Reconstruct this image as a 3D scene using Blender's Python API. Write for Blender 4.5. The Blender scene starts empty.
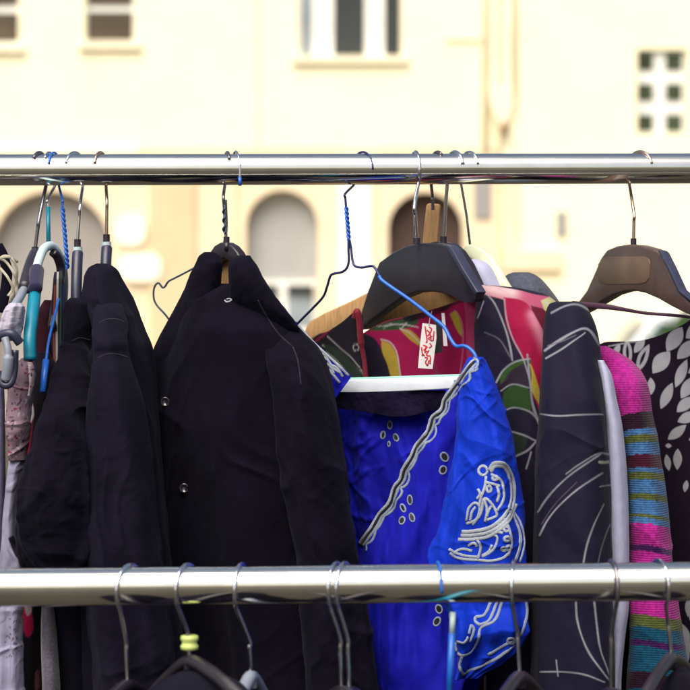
import bpy, bmesh, math, random
import numpy as np
from mathutils import Vector, Matrix
from mathutils.bvhtree import BVHTree

random.seed(4)
rng = np.random.default_rng(11)
scn = bpy.context.scene
COL = scn.collection
FOCAL, EYE = 108.0, 1.45
K = 36.0 / FOCAL / 690.0            # metres per photo pixel, per metre of distance


def P(px, py, Y):
    return np.array([(px - 345.0) * K * Y, Y, EYE + (345.0 - py) * K * Y])


CLOTH = 0.46


def lin(c, g=1.0):
    c = np.array(c[:3], float) / 255.0
    l = np.where(c <= 0.04045, c / 12.92, ((c + 0.055) / 1.055) ** 2.4)
    return np.clip(l * g, 0, 1)


# ------------------------------------------------------------------ noise
def vnoise(p):
    p = np.asarray(p, float)
    i = np.floor(p).astype(np.int64)
    f = p - i
    u = f * f * f * (f * (f * 6 - 15) + 10)

    def h(a, b, c):
        n = (a * 374761393 + b * 668265263 + c * 1442695041) & 0xFFFFFFFF
        n = ((n ^ (n >> 13)) * 1274126177) & 0xFFFFFFFF
        n = n ^ (n >> 16)
        return (n & 0xFFFF) / 32767.5 - 1.0
    x, y, z = i[:, 0], i[:, 1], i[:, 2]
    r = 0
    for dx in (0, 1):
        for dy in (0, 1):
            for dz in (0, 1):
                w = (u[:, 0] if dx else 1 - u[:, 0]) * (u[:, 1] if dy else 1 - u[:, 1]) * (u[:, 2] if dz else 1 - u[:, 2])
                r = r + w * h(x + dx, y + dy, z + dz)
    return r


def fbm(p, o=3):
    a, r = 1.0, 0
    for k in range(o):
        r = r + a * vnoise(np.asarray(p) * (2.03 ** k) + 17.3 * k)
        a *= 0.5
    return r


# ------------------------------------------------------------------ objects
ORG = {}


def tag(o, label=None, cat=None, group=None, kind=None):
    if label: o['label'] = label
    if cat: o['category'] = cat
    if group: o['group'] = group
    if kind: o['kind'] = kind
    return o


def thing(name, loc, label, cat, group=None):
    o = bpy.data.objects.new(name, None)
    o.empty_display_size = 0.05
    COL.objects.link(o)
    o.location = tuple(loc)
    ORG[o.name] = np.array(loc, float)
    return tag(o, label, cat, group)


def obj(name, vf, mat, parent=None, smooth=True, cols=None, origin=None, bevel=0, flat_angle=None):
    v, f = vf
    v = np.asarray(v, float)
    if origin is None:
        origin = ORG[parent.name] if parent is not None else v.mean(axis=0)
    origin = np.array(origin, float)
    me = bpy.data.meshes.new(name)
    me.from_pydata((v - origin).tolist(), [], f if isinstance(f, list) else f.tolist())
    me.update()
    if cols is not None:
        a = me.attributes.new('print', 'FLOAT_COLOR', 'POINT')
        a.data.foreach_set('color', np.concatenate([cols, np.ones((len(cols), 1))], 1).astype(np.float32).ravel())
    me.materials.append(mat)
    if smooth:
        me.polygons.foreach_set('use_smooth', [True] * len(me.polygons))
        if flat_angle:
            me.set_sharp_from_angle(angle=math.radians(flat_angle))
    o = bpy.data.objects.new(name, me)
    COL.objects.link(o)
    if parent is not None:
        o.parent = parent
        o.location = tuple(origin - ORG[parent.name])
    else:
        o.location = tuple(origin)
    ORG[o.name] = origin
    if bevel:
        b = o.modifiers.new('bevel', 'BEVEL')
        b.width = bevel; b.segments = 3; b.limit_method = 'ANGLE'; b.angle_limit = math.radians(35)
        me.polygons.foreach_set('use_smooth', [True] * len(me.polygons))
        b.harden_normals = False
    return o


def join(*parts):
    V, F, n = [], [], 0
    for v, f in parts:
        v = np.asarray(v, float)
        V.append(v)
        F += [[int(i) + n for i in q] for q in f]
        n += len(v)
    return np.concatenate(V), F


# ------------------------------------------------------------------ curves & shapes
def catmull(pts, n=8):
    p = np.asarray(pts, float)
    if len(p) < 3:
        t = np.linspace(0, 1, n + 1)[:, None]
        return p[0] * (1 - t) + p[-1] * t
    q = np.vstack([2 * p[0] - p[1], p, 2 * p[-1] - p[-2]])
    out = []
    for i in range(len(p) - 1):
        a, b, c, d = q[i:i + 4]
        t = np.linspace(0, 1, n, endpoint=False)[:, None]
        out.append(0.5 * ((2 * b) + (-a + c) * t + (2 * a - 5 * b + 4 * c - d) * t * t + (-a + 3 * b - 3 * c + d) * t ** 3))
    return np.vstack(out + [p[-1:]])


def tube(path, r, seg=10, cap=True, flat=None, closed=False):
    p = np.asarray(path, float)
    n = len(p)
    r = np.broadcast_to(np.asarray(r, float), (n,))
    t = np.gradient(p, axis=0)
    if closed:
        t = np.roll(p, -1, 0) - np.roll(p, 1, 0)
    t /= np.linalg.norm(t, axis=1)[:, None] + 1e-12
    up = np.array([0, -1.0, 0]) if abs(t[0][1]) < 0.9 else np.array([1.0, 0, 0])
    a = up - t[0] * up.dot(t[0]); a /= np.linalg.norm(a)
    V = []
    ang = np.linspace(0, 2 * np.pi, seg, endpoint=False)
    for i in range(n):
        a = a - t[i] * a.dot(t[i]); a /= np.linalg.norm(a) + 1e-12
        b = np.cross(t[i], a)
        fa, fb = (1, 1) if flat is None else flat
        V.append(p[i] + r[i] * (np.cos(ang)[:, None] * a * fa + np.sin(ang)[:, None] * b * fb))
    V = np.concatenate(V)
    F = []
    for i in range(n if closed else n - 1):
        j = (i + 1) % n
        for k in range(seg):
            l = (k + 1) % seg
            F.append([i * seg + k, i * seg + l, j * seg + l, j * seg + k])
    if cap and not closed:
        F.append(list(range(seg))[::-1])
        F.append([(n - 1) * seg + k for k in range(seg)])
    return V, F


def box(lo, hi):
    x0, y0, z0 = lo; x1, y1, z1 = hi
    v = [(x0, y0, z0), (x1, y0, z0), (x1, y1, z0), (x0, y1, z0), (x0, y0, z1), (x1, y0, z1), (x1, y1, z1), (x0, y1, z1)]
    f = [[0, 3, 2, 1], [4, 5, 6, 7], [0, 1, 5, 4], [1, 2, 6, 5], [2, 3, 7, 6], [3, 0, 4, 7]]
    return np.array(v, float), f


def interp_rows(rows, n):
    r = np.asarray(rows, float)
    s = r[:, 0]
    y = np.linspace(s[0], s[-1], n)
    out = np.zeros((n, r.shape[1]))
    out[:, 0] = y
    # monotone-ish cubic (pchip slopes)
    for c in range(1, r.shape[1]):
        v = r[:, c]
        h = np.diff(s); d = np.diff(v) / h
        m = np.zeros(len(s)); m[0] = d[0]; m[-1] = d[-1]
        for i in range(1, len(s) - 1):
            m[i] = 0 if d[i - 1] * d[i] <= 0 else 2 * d[i - 1] * d[i] / (d[i - 1] + d[i])
        idx = np.clip(np.searchsorted(s, y, side='right') - 1, 0, len(h) - 1)
        t = (y - s[idx]) / h[idx]
        out[:, c] = ((2 * t ** 3 - 3 * t ** 2 + 1) * v[idx] + (t ** 3 - 2 * t ** 2 + t) * h[idx] * m[idx]
                     + (-2 * t ** 3 + 3 * t ** 2) * v[idx + 1] + (t ** 3 - t ** 2) * h[idx] * m[idx + 1])
    return out


def loft(rows, na=120, nz=160, folds=(), wr=0.0015, wf=(26, 26, 9), e=2.3, seed=0, diag=0.0, dome=0.0, crease=0.0, ridge=0.0, rf=(15, 15, 4.5)):
    """closed hanging cloth volume: rows of (py, x_left, x_right, Y_left, Y_right, half thickness)"""
    R = interp_rows(rows, nz)
    al = np.linspace(0, 2 * np.pi, na, endpoint=False)
    ca, sa = np.cos(al), np.sin(al)
    ce = np.sign(ca) * np.abs(ca) ** (2 / e); se = np.sign(sa) * np.abs(sa) ** (2 / e)
    V = np.zeros((nz, na, 3))
    s = np.linspace(0, 1, nz)
    ph = rng.uniform(0, 6.28, 20)
    for i in range(nz):
        py, xl, xr, yl, yr, t = R[i]
        A, B = P(xl, py, yl), P(xr, py, yr)
        c = (A + B) / 2; m = (B - A) / 2
        mh = m.copy(); mh[2] = 0
        nn = np.array([mh[1], -mh[0], 0]); nn /= np.linalg.norm(nn) + 1e-9    # towards the viewer's side
        ring = ce[:, None] * m + se[:, None] * nn * t
        ex = np.abs(ring[:, 0]).max()
        ring[:, 0] *= abs(m[0]) / (ex + 1e-9)
        d = np.zeros(na)
        for j, (k, a0, a1, sk) in enumerate(folds):
            amp = a0 + (a1 - a0) * s[i]
            w = np.sin(k * al + ph[j] + sk * s[i] + 0.7 * math.sin(3 * s[i] + ph[j + 5]))
            d += amp * (np.abs(w) ** 0.8 * np.sign(w))
        dirn = np.stack([ca * m[0] / (abs(m[0]) + 1e-9), np.zeros(na), np.zeros(na)], 1) * 0.35 + se[:, None] * nn
        V[i] = c + ring + dirn * d[:, None]
    flat = V.reshape(-1, 3)
    if wr:
        nrm = np.tile(se[None, :, None], (nz, 1, 1)) * np.array([0, -1.0, 0]) + np.tile(ce[None, :, None], (nz, 1, 1)) * np.array([0.5, 0, 0])
        q = flat * np.array(wf) + seed * 7.7
        if diag:
            q = q.copy(); q[:, 0] += diag * flat[:, 2] * wf[0]
        nv = fbm(q, 4)
        if crease:
            q2 = flat * np.array([30, 20, 30]) + seed * 3.1
            q2[:, 0] += 0.6 * np.sin(flat[:, 2] * 40)
            cr = 1 - np.abs(fbm(q2, 3)); nv = nv + crease * np.clip(cr - 0.72, 0, 1) * 4
        disp = nv * wr
        if ridge:
            for rk, sgn in ((0, 1.0), (1, -1.0)):
                q3 = flat * np.array(rf) * (1.0 + 0.5 * rk) + seed * 2.3 + 31 * rk
                q3[:, 0] += sgn * (0.35 + diag) * flat[:, 2] * rf[0] + 0.9 * vnoise(flat * 11 + seed * 1.7 + rk)
                v = 1 - np.minimum(np.abs(fbm(q3, 2)) * 1.6, 1)
                disp = disp + ridge * (0.3 if rk else 1.0) * (v ** 2.2 - 0.3) * (0.55 + 0.45 * vnoise(flat * 5 + seed))
        flat = flat + nrm.reshape(-1, 3) * disp[:, None]
    idx = np.arange(nz * na).reshape(nz, na)
    a, b = idx[:-1], idx[1:]
    F = np.stack([a, b, np.roll(b, -1, 1), np.roll(a, -1, 1)], -1).reshape(-1, 4).tolist()
    top, bot = len(flat), len(flat) + 1
    flat = np.vstack([flat, flat[:na].mean(0) + [0, 0, dome], flat[-na:].mean(0)])
    for k in range(na):
        F.append([top, k, (k + 1) % na]); F.append([bot, (nz - 1) * na + (k + 1) % na, (nz - 1) * na + k])
    return flat, F


def sheet(ea, eb, n=80, m=80, th=0.002, bulge=0.0, wr=0.001, wf=(25, 25, 10), seed=0, folds=()):
    """cloth panel spanned between two edges given as photo points with distance: (px, py, Y)"""
    def res(e):
        q = catmull(np.array([P(*x) for x in e]), 16)
        l = np.concatenate([[0], np.cumsum(np.linalg.norm(np.diff(q, axis=0), axis=1))])
        t = np.linspace(0, l[-1], n)
        return np.stack([np.interp(t, l, q[:, c]) for c in range(3)], 1)
    A, B = res(ea), res(eb)
    u = np.linspace(0, 1, m)
    G = A[:, None] * (1 - u)[None, :, None] + B[:, None] * u[None, :, None]
    G[..., 1] -= bulge * np.sin(np.pi * u)[None, :]
    for (k, a, sk, p0) in folds:
        G[..., 1] += a * np.sin(k * np.pi * u[None, :] + sk * np.linspace(0, 1, n)[:, None] + p0)
    f = G.reshape(-1, 3)
    f = f + np.array([0, -1.0, 0]) * (fbm(f * np.array(wf) + seed * 5.1, 3) * wr)[:, None]
    back = f + np.array([0, th, 0])
    N = n * m
    idx = np.arange(N).reshape(n, m)
    q = np.stack([idx[:-1, :-1], idx[:-1, 1:], idx[1:, 1:], idx[1:, :-1]], -1).reshape(-1, 4)
    F = q.tolist() + (q[:, ::-1] + N).tolist()
    loop = list(idx[0, :]) + list(idx[1:, -1]) + list(idx[-1, -2::-1]) + list(idx[-2:0:-1, 0])
    for i in range(len(loop)):
        a, b = int(loop[i]), int(loop[(i + 1) % len(loop)])
        F.append([a, a + N, b + N, b])
    return np.vstack([f, back]), F


def plate(outline, Yf, th, smooth_n=0):
    """flat solid from a photo outline lying in an upright plane; Yf(px) gives its distance"""
    o = np.array(outline, float)
    if smooth_n:
        o = catmull(np.vstack([o, o[:1]]), smooth_n)[:-1]
    pts = np.array([P(x, y, Yf(x)) for x, y in o])
    d = P(400, 345, Yf(400)) - P(300, 345, Yf(300)); d /= np.linalg.norm(d)
    nn = np.array([d[1], -d[0], 0])
    fr, bk = pts + nn * th / 2, pts - nn * th / 2
    n = len(pts)
    V = np.vstack([fr, bk])
    area = np.sum(o[:, 0] * np.roll(o[:, 1], -1) - np.roll(o[:, 0], -1) * o[:, 1])
    f1 = list(range(n)); f2 = [i + n for i in range(n)][::-1]
    F = [f1, f2]
    for i in range(n):
        j = (i + 1) % n
        F.append([i, i + n, j + n, j])
    if area > 0:
        F = [q[::-1] for q in F]
    return V, F


def plane(px0, Y0, s):
    # upright plane through photo column px0 at distance Y0, turning away by s metres per photo pixel there
    m = s / (K * Y0 + (px0 - 345) * K * s)
    c = Y0 - m * (px0 - 345) * K * Y0
    return lambda px: c / (1 - m * K * (px - 345))


CAMPOS = Vector((0, 0, EYE))


class Cloth:
    """finds points on a made cloth surface, to sew trims onto it"""
    def __init__(self, *vfs):
        v, f = join(*vfs) if len(vfs) > 1 else vfs[0]
        self.b = BVHTree.FromPolygons([tuple(x) for x in np.asarray(v)], [list(q) for q in f])

    def hit(self, px, py, off=0.0):
        d = Vector(P(px, py, 1.0)) - CAMPOS
        loc, nor, i, dist = self.b.ray_cast(CAMPOS, d.normalized(), 10)
        if loc is None: return None
        if nor.dot(d) > 0: nor = -nor
        self.n = np.array(nor)
        return np.array(loc + nor * off)


def stitch(run, nrm, r):
    """flat raised ribbon of thread: wide across the cloth, low above it"""
    p, nn = np.array(run), np.array(nrm)
    n = len(p)
    for _ in range(2):
        nn[1:-1] = (nn[:-2] + 2 * nn[1:-1] + nn[2:]) / 4
    t = np.gradient(p, axis=0); t /= np.linalg.norm(t, axis=1)[:, None] + 1e-12
    a = np.cross(t, nn); a /= np.linalg.norm(a, axis=1)[:, None] + 1e-12
    u = np.cross(a, t)
    prof = [(-1.25, -0.35), (-1.1, 0.12), (-0.55, 0.42), (0, 0.34), (0.55, 0.42), (1.1, 0.12), (1.25, -0.35)]
    m = len(prof)
    w = r * (1 + 0.10 * vnoise(p * 700))
    V = np.concatenate([p[k] + w[k] * np.array([x * a[k] + h * u[k] for x, h in prof]) for k in range(n)])
    F = [[k * m + q, k * m + q + 1, (k + 1) * m + q + 1, (k + 1) * m + q] for k in range(n - 1) for q in range(m - 1)]
    F += [list(range(m))[::-1], [(n - 1) * m + q for q in range(m)]]
    return V, F


def cords(cl, paths, r, seg=6, n=6, off=0.4, jit=0.0, apart=False):
    out = []
    for path in paths:
        q = catmull(np.array(path, float), n)
        if jit: q = q + rng.normal(0, jit, q.shape)
        run, nr = [], []
        for x, y in q:
            h = cl.hit(x, y, r * 0.3)
            if h is None or (run and np.linalg.norm(h - run[-1]) > 0.03):
                if len(run) > 2: out.append(stitch(run, nr, r))
                run, nr = ([], []) if h is None else ([h], [cl.n])
            elif not run or np.linalg.norm(h - run[-1]) > 1e-5:
                run.append(h); nr.append(cl.n)
        if len(run) > 2: out.append(stitch(run, nr, r))
    return out if apart else join(*out)


def ellipse(cx, cy, a, b, ang=0, n=16):
    t = np.linspace(0, 2 * np.pi, n + 1)
    c, s = math.cos(math.radians(ang)), math.sin(math.radians(ang))
    x, y = a * np.cos(t), b * np.sin(t)
    return [(cx + x[i] * c - y[i] * s, cy - x[i] * s - y[i] * c) for i in range(n + 1)]


def offset_path(p, d):
    p = np.asarray(p, float)
    t = np.gradient(p, axis=0); t /= np.linalg.norm(t, axis=1)[:, None]
    return p + np.stack([-t[:, 1], t[:, 0]], 1) * np.asarray(d)[..., None] if np.ndim(d) else p + np.stack([-t[:, 1], t[:, 0]], 1) * d


# ------------------------------------------------------------------ printed cloth
def project(v):
    v = np.asarray(v)
    return 345 + v[:, 0] / (K * v[:, 1]), 345 - (v[:, 2] - EYE) / (K * v[:, 1])


def seg_dist(x, y, a, b):
    ax, ay = a; bx, by = b
    dx, dy = bx - ax, by - ay
    t = np.clip(((x - ax) * dx + (y - ay) * dy) / (dx * dx + dy * dy + 1e-9), 0, 1)
    return np.hypot(x - ax - t * dx, y - ay - t * dy)


def in_poly(x, y, pts):
    ins = np.zeros(len(x), bool)
    n = len(pts)
    for i in range(n):
        x0, y0 = pts[i]; x1, y1 = pts[(i + 1) % n]
        c = ((y0 > y) != (y1 > y)) & (x < (x1 - x0) * (y - y0) / (y1 - y0 + 1e-12) + x0)
        ins ^= c
    return ins


def paint(v, base, shapes, g=1.0, aa=0.5):
    x, y = project(v)
    wv = np.asarray(v) * 38
    x = x + 1.0 * vnoise(wv); y = y + 1.0 * vnoise(wv + 50)
    fade = np.clip(0.82 + 0.30 * vnoise(np.asarray(v) * 60), 0.45, 1)
    C = np.tile(lin(base, g), (len(x), 1))
    for sh in shapes:
        kind = sh[0]
        if kind == 'poly':
            pts = catmull(np.vstack([sh[1], sh[1][:1]]), 6)[:-1]
            col = sh[2]
            ins = in_poly(x, y, pts)
            near = (x > pts[:, 0].min() - 3) & (x < pts[:, 0].max() + 3) & (y > pts[:, 1].min() - 3) & (y < pts[:, 1].max() + 3)
            d = np.full(len(x), 9.0)
            for i in range(len(pts)):
                d[near] = np.minimum(d[near], seg_dist(x[near], y[near], pts[i], pts[(i + 1) % len(pts)]))
            w = np.clip((np.where(ins, d, -d) + 0.6) / 1.2, 0, 1)
            if len(sh) > 3:             # soft second colour along a line
                c2, la, lb, rad = sh[3]
                k = np.exp(-(seg_dist(x, y, la, lb) / rad) ** 2)[:, None]
                cc = lin(col, g) * (1 - k) + lin(c2, g) * k
            else:
                cc = lin(col, g)
            C = C * (1 - w[:, None]) + cc * w[:, None]
        elif kind == 'line':
            pts = catmull(sh[1], 6); d = np.full(len(x), 1e9)
            for i in range(len(pts) - 1):
                d = np.minimum(d, seg_dist(x, y, pts[i], pts[i + 1]))
            w = (np.clip((sh[2] * (0.46 + 0.14 * vnoise(wv * 1.5)) + aa - d) / (2 * aa), 0, 1) * fade)[:, None]
            C = C * (1 - w) + lin(sh[3], g) * w
        elif kind == 'leaf':
            cx, cy, a, b, ang, col = sh[1:7]
            c, s = math.cos(math.radians(ang)), math.sin(math.radians(ang))
            u = (x - cx) * c - (y - cy) * s; w_ = (x - cx) * s + (y - cy) * c
            d = np.abs(w_) - b * np.clip(1 - (u / a) ** 2, 0, 1) ** 1.0
            w = (np.clip((aa - d) / (2 * aa), 0, 1) * (np.abs(u) < a))[:, None]
            C = C * (1 - w) + lin(col, g) * w
    return C


# ------------------------------------------------------------------ materials
def nt(name):
    m = bpy.data.materials.new(name); m.use_nodes = True
    t = m.node_tree
    return m, t, t.nodes['Principled BSDF']


def texco(t):
    return t.nodes.new('ShaderNodeTexCoord')


def fabric(name, rgb=None, rough=0.85, weave=700, bump=0.25, sheen=0.25, var=0.25, g=1.0, knit=0, spec=0.25, lint=0.0, tint=None):
    m, t, b = nt(name)
    N, L = t.nodes, t.links
    tc = texco(t)
    b.inputs['Roughness'].default_value = rough
    b.inputs['Specular IOR Level'].default_value = spec
    b.inputs['Sheen Weight'].default_value = sheen
    b.inputs['Sheen Roughness'].default_value = 0.5
    if tint is not None:
        b.inputs['Sheen Tint'].default_value = (*tint, 1)
    n1 = N.new('ShaderNodeTexNoise'); n1.inputs['Scale'].default_value = 22; n1.inputs['Detail'].default_value = 6
    L.new(tc.outputs['Object'], n1.inputs['Vector'])
    mr = N.new('ShaderNodeMapRange'); mr.inputs['From Min'].default_value = 0.3; mr.inputs['From Max'].default_value = 0.7
    mr.inputs['To Min'].default_value = 1 - var; mr.inputs['To Max'].default_value = 1 + var
    L.new(n1.outputs['Fac'], mr.inputs['Value'])
    n2 = N.new('ShaderNodeTexNoise'); n2.inputs['Scale'].default_value = weave; n2.inputs['Detail'].default_value = 3
    L.new(tc.outputs['Object'], n2.inputs['Vector'])
    mr2 = N.new('ShaderNodeMapRange'); mr2.inputs['To Min'].default_value = 1 - var; mr2.inputs['To Max'].default_value = 1 + var
    L.new(n2.outputs['Fac'], mr2.inputs['Value'])
    mu = N.new('ShaderNodeMath'); mu.operation = 'MULTIPLY'
    L.new(mr.outputs[0], mu.inputs[0]); L.new(mr2.outputs[0], mu.inputs[1])
    vm = N.new('ShaderNodeVectorMath'); vm.operation = 'SCALE'
    if rgb is None:
        at = N.new('ShaderNodeAttribute'); at.attribute_name = 'print'
        sc_ = N.new('ShaderNodeVectorMath'); sc_.operation = 'SCALE'; sc_.inputs['Scale'].default_value = CLOTH
        L.new(at.outputs['Color'], sc_.inputs[0]); L.new(sc_.outputs[0], vm.inputs[0])
    else:
        vm.inputs[0].default_value = tuple(lin(rgb, g * CLOTH))
    L.new(mu.outputs[0], vm.inputs['Scale'])
    src = vm.outputs[0]
    if lint:
        n3 = N.new('ShaderNodeTexNoise'); n3.inputs['Scale'].default_value = 260; n3.inputs['Detail'].default_value = 1
        L.new(tc.outputs['Object'], n3.inputs['Vector'])
        cr = N.new('ShaderNodeMapRange'); cr.inputs['From Min'].default_value = 0.73; cr.inputs['From Max'].default_value = 0.78
        cr.inputs['To Max'].default_value = lint
        L.new(n3.outputs['Fac'], cr.inputs['Value'])
        mx = N.new('ShaderNodeMix'); mx.data_type = 'RGBA'
        L.new(cr.outputs[0], mx.inputs['Factor']); L.new(src, mx.inputs[6]); mx.inputs[7].default_value = (0.25, 0.25, 0.3, 1)
        src = mx.outputs[2]
    L.new(src, b.inputs['Base Color'])
    bp = N.new('ShaderNodeBump'); bp.inputs['Strength'].default_value = bump; bp.inputs['Distance'].default_value = 0.001
    if knit:
        mp = N.new('ShaderNodeMapping'); L.new(tc.outputs['Object'], mp.inputs['Vector'])
        w = N.new('ShaderNodeTexWave'); w.bands_direction = 'Z'; w.inputs['Scale'].default_value = knit
        w.inputs['Distortion'].default_value = 1.6; w.inputs['Detail'].default_value = 2; w.inputs['Detail Scale'].default_value = 3
        L.new(mp.outputs[0], w.inputs['Vector'])
        ad = N.new('ShaderNodeMath'); ad.operation = 'ADD'
        L.new(w.outputs['Fac'], ad.inputs[0]); L.new(n2.outputs['Fac'], ad.inputs[1])
        L.new(ad.outputs[0], bp.inputs['Height'])
        bp.inputs['Distance'].default_value = 0.0007
    else:
        L.new(n2.outputs['Fac'], bp.inputs['Height'])
    n4 = N.new('ShaderNodeTexNoise'); n4.inputs['Scale'].default_value = 70; n4.inputs['Detail'].default_value = 4
    L.new(tc.outputs['Object'], n4.inputs['Vector'])
    bp2 = N.new('ShaderNodeBump'); bp2.inputs['Strength'].default_value = 0.35; bp2.inputs['Distance'].default_value = 0.002
    L.new(n4.outputs['Fac'], bp2.inputs['Height']); L.new(bp.outputs[0], bp2.inputs['Normal'])
    L.new(bp2.outputs[0], b.inputs['Normal'])
    return m


def plain(name, rgb, rough=0.4, metal=0.0, var=0.12, scale=60, bump=0.0, spec=0.5, g=1.0, coat=0.0, aniso=None, trans=0.0):
    m, t, b = nt(name)
    N, L = t.nodes, t.links
    tc = texco(t)
    n = N.new('ShaderNodeTexNoise'); n.inputs['Scale'].default_value = scale; n.inputs['Detail'].default_value = 5
    if aniso:
        mp = N.new('ShaderNodeMapping'); mp.inputs['Scale'].default_value = aniso
        L.new(tc.outputs['Object'], mp.inputs['Vector']); L.new(mp.outputs[0], n.inputs['Vector'])
    else:
        L.new(tc.outputs['Object'], n.inputs['Vector'])
    mr = N.new('ShaderNodeMapRange'); mr.inputs['From Min'].default_value = 0.3; mr.inputs['From Max'].default_value = 0.7
    mr.inputs['To Min'].default_value = 1 - var; mr.inputs['To Max'].default_value = 1 + var
    L.new(n.outputs['Fac'], mr.inputs['Value'])
    vm = N.new('ShaderNodeVectorMath'); vm.operation = 'SCALE'
    vm.inputs[0].default_value = tuple(lin(rgb, g)); L.new(mr.outputs[0], vm.inputs['Scale'])
    L.new(vm.outputs[0], b.inputs['Base Color'])
    mr3 = N.new('ShaderNodeMapRange'); mr3.inputs['To Min'].default_value = max(0.02, rough - 0.12 * (rough > 0.1)); mr3.inputs['To Max'].default_value = rough + 0.06
    L.new(n.outputs['Fac'], mr3.inputs['Value']); L.new(mr3.outputs[0], b.inputs['Roughness'])
    b.inputs['Metallic'].default_value = metal
    b.inputs['Specular IOR Level'].default_value = spec
    b.inputs['Coat Weight'].default_value = coat
    b.inputs['Transmission Weight'].default_value = trans
    if bump:
        bp = N.new('ShaderNodeBump'); bp.inputs['Strength'].default_value = bump; bp.inputs['Distance'].default_value = 0.004
        L.new(n.outputs['Fac'], bp.inputs['Height']); L.new(bp.outputs[0], b.inputs['Normal'])
    return m


M = dict(
    chrome=plain('chrome', (246, 245, 236), 0.075, 1.0, 0.06, 45),
    steel=plain('steel', (226, 226, 232), 0.16, 1.0, 0.1, 80),
    darksteel=plain('dark_steel', (132, 128, 136), 0.3, 0.9, 0.15, 80),
    brass=plain('dull_brass', (205, 178, 158), 0.3, 1.0, 0.15, 80),
    frame=plain('powder_coat', (70, 70, 75), 0.5),
    blackp=plain('black_plastic', (36, 30, 40), 0.38, 0, 0.2, 40, 0.05, 0.5),
    brownp=plain('brown_plastic', (80, 61, 56), 0.42, 0, 0.15, 40, 0.05, 0.5),
    brownp2=plain('brown_plastic_panel', (104, 85, 70), 0.5, 0, 0.15, 40),
    navyp=plain('navy_plastic', (44, 46, 68), 0.4, 0, 0.2, 40),
    tealp=plain('teal_plastic', (10, 116, 142), 0.4, 0, 0.12, 60),
    palep=plain('pale_plastic', (176, 196, 202), 0.45, 0, 0.08, 60),
    creamp=plain('cream_plastic', (214, 220, 190), 0.45, 0, 0.06, 60),
    greyp=plain('grey_plastic', (124, 130, 146), 0.45, 0, 0.15, 60),
    bluew=plain('blue_wire', (30, 92, 186), 0.4, 0, 0.15, 200),
    darkw=plain('dark_wire', (34, 44, 92), 0.4, 0.3, 0.15, 200),
    tealw=plain('teal_wire', (24, 70, 96), 0.4, 0.0, 0.15, 200),
    wood=plain('hanger_wood', (178, 140, 96), 0.55, 0, 0.22, 40, 0.1, 0.3, 1, 0, (14, 14, 1.5)),
    paper=plain('paper_tube', (206, 214, 226), 0.85, 0, 0.05, 60, 0.1, 0.2),
    mint=plain('mint_paper', (150, 210, 196), 0.7, 0, 0.05, 60, 0, 0.2),
    lime=plain('lime_plastic', (190, 205, 120), 0.45, 0, 0.1, 60),
    tagw=plain('card_tag', (212, 210, 212), 0.75, 0, 0.04, 60, 0, 0.2),
    red=plain('red_ink', (190, 30, 50), 0.7, 0, 0.1, 60),
    button=plain('dark_button', (40, 36, 46), 0.18, 0, 0.2, 60, 0, 0.8, 1, 0.6),
    cord=fabric('cream_cord', (168, 182, 206), 0.85, 700, 0.5, 0.05, 0.25, spec=0.1, g=1.1),
    cordw=fabric('pale_cord', (196, 206, 220), 0.85, 700, 0.5, 0.05, 0.25, spec=0.1, g=1.1),
    eye=fabric('dark_eyelet', (20, 18, 34), 0.9),
    black1=fabric('black_wool', (21, 16, 35), 0.9, 700, 0.35, 0.02, 0.22, spec=0.06, tint=(.7, .7, 1)),
    black2=fabric('navy_black_suiting', (25, 21, 42), 0.85, 900, 0.25, 0.02, 0.15, spec=0.08, tint=(.7, .7, 1)),
    black3=fabric('soft_black_jersey', (22, 18, 35), 0.92, 500, 0.35, 0.02, 0.25, spec=0.06, tint=(.7, .7, 1)),
    seam=fabric('seam_thread', (36, 32, 54), 0.85, 900, 0.3, 0.1),
    blueb=fabric('shaded_blue_cotton', (24, 26, 214), 0.75, 900, 0.25, 0.04, 0.10, spec=0.15, tint=(.4, .5, 1)),  # tunic cotton with its shade put into the colour, for body and panels
    blues=fabric('lit_blue_cotton', (8, 60, 226), 0.7, 900, 0.25, 0.04, 0.08, spec=0.12, g=1.12, tint=(.4, .5, 1)),  # same tunic cotton, brightened in colour for the strongly lit sleeve
    lace=fabric('black_lace', (28, 22, 50), 0.9, 300, 0.9, 0.0, 0.4, spec=0.05),
    printed=fabric('printed_viscose', None, 0.75, 900, 0.2, 0.03, 0.10, spec=0.12),
    printk=fabric('printed_knit', None, 0.95, 380, 0.5, 0.1, 0.25, knit=150, spec=0.1),
    white=fabric('white_cotton', (216, 218, 255), 0.8, 900, 0.2, 0.1, 0.05, g=1.1),
    grey=fabric('grey_heather_knit', (92, 98, 118), 0.95, 350, 0.8, 0.1, 0.55),
    speck=fabric('grey_speckled_knit', (104, 96, 118), 0.95, 420, 0.9, 0.25, 0.5, lint=0.5),
    plum=fabric('plum_ribbon', (84, 40, 74), 0.6, 900, 0.2, 0.15, 0.1),
    redpipe=fabric('red_piping', (160, 30, 62), 0.6, 900, 0.2, 0.1, 0.1),
    sheer=fabric('cream_ribbon', (226, 218, 196), 0.6, 700, 0.2, 0.1, 0.1),
    wrap=fabric('indigo_wrap', (52, 44, 96), 0.8, 700, 0.3, 0.2, 0.3),
)

# ------------------------------------------------------------------ clothes racks
YL, YR = 1.985, 2.045


def back_rail(px):
    """point on the axis of the back rail at a photo column"""
    t = px / 690.0
    Y = YL + (YR - YL) * t
    return P(px, 170.0 - 1.6 * t, Y)


def front_rail(px):
    t = px / 690.0
    return P(px, 587.5 - 6.2 * t, 1.605 + 0.0 * t)


RR = 0.0150


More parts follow.
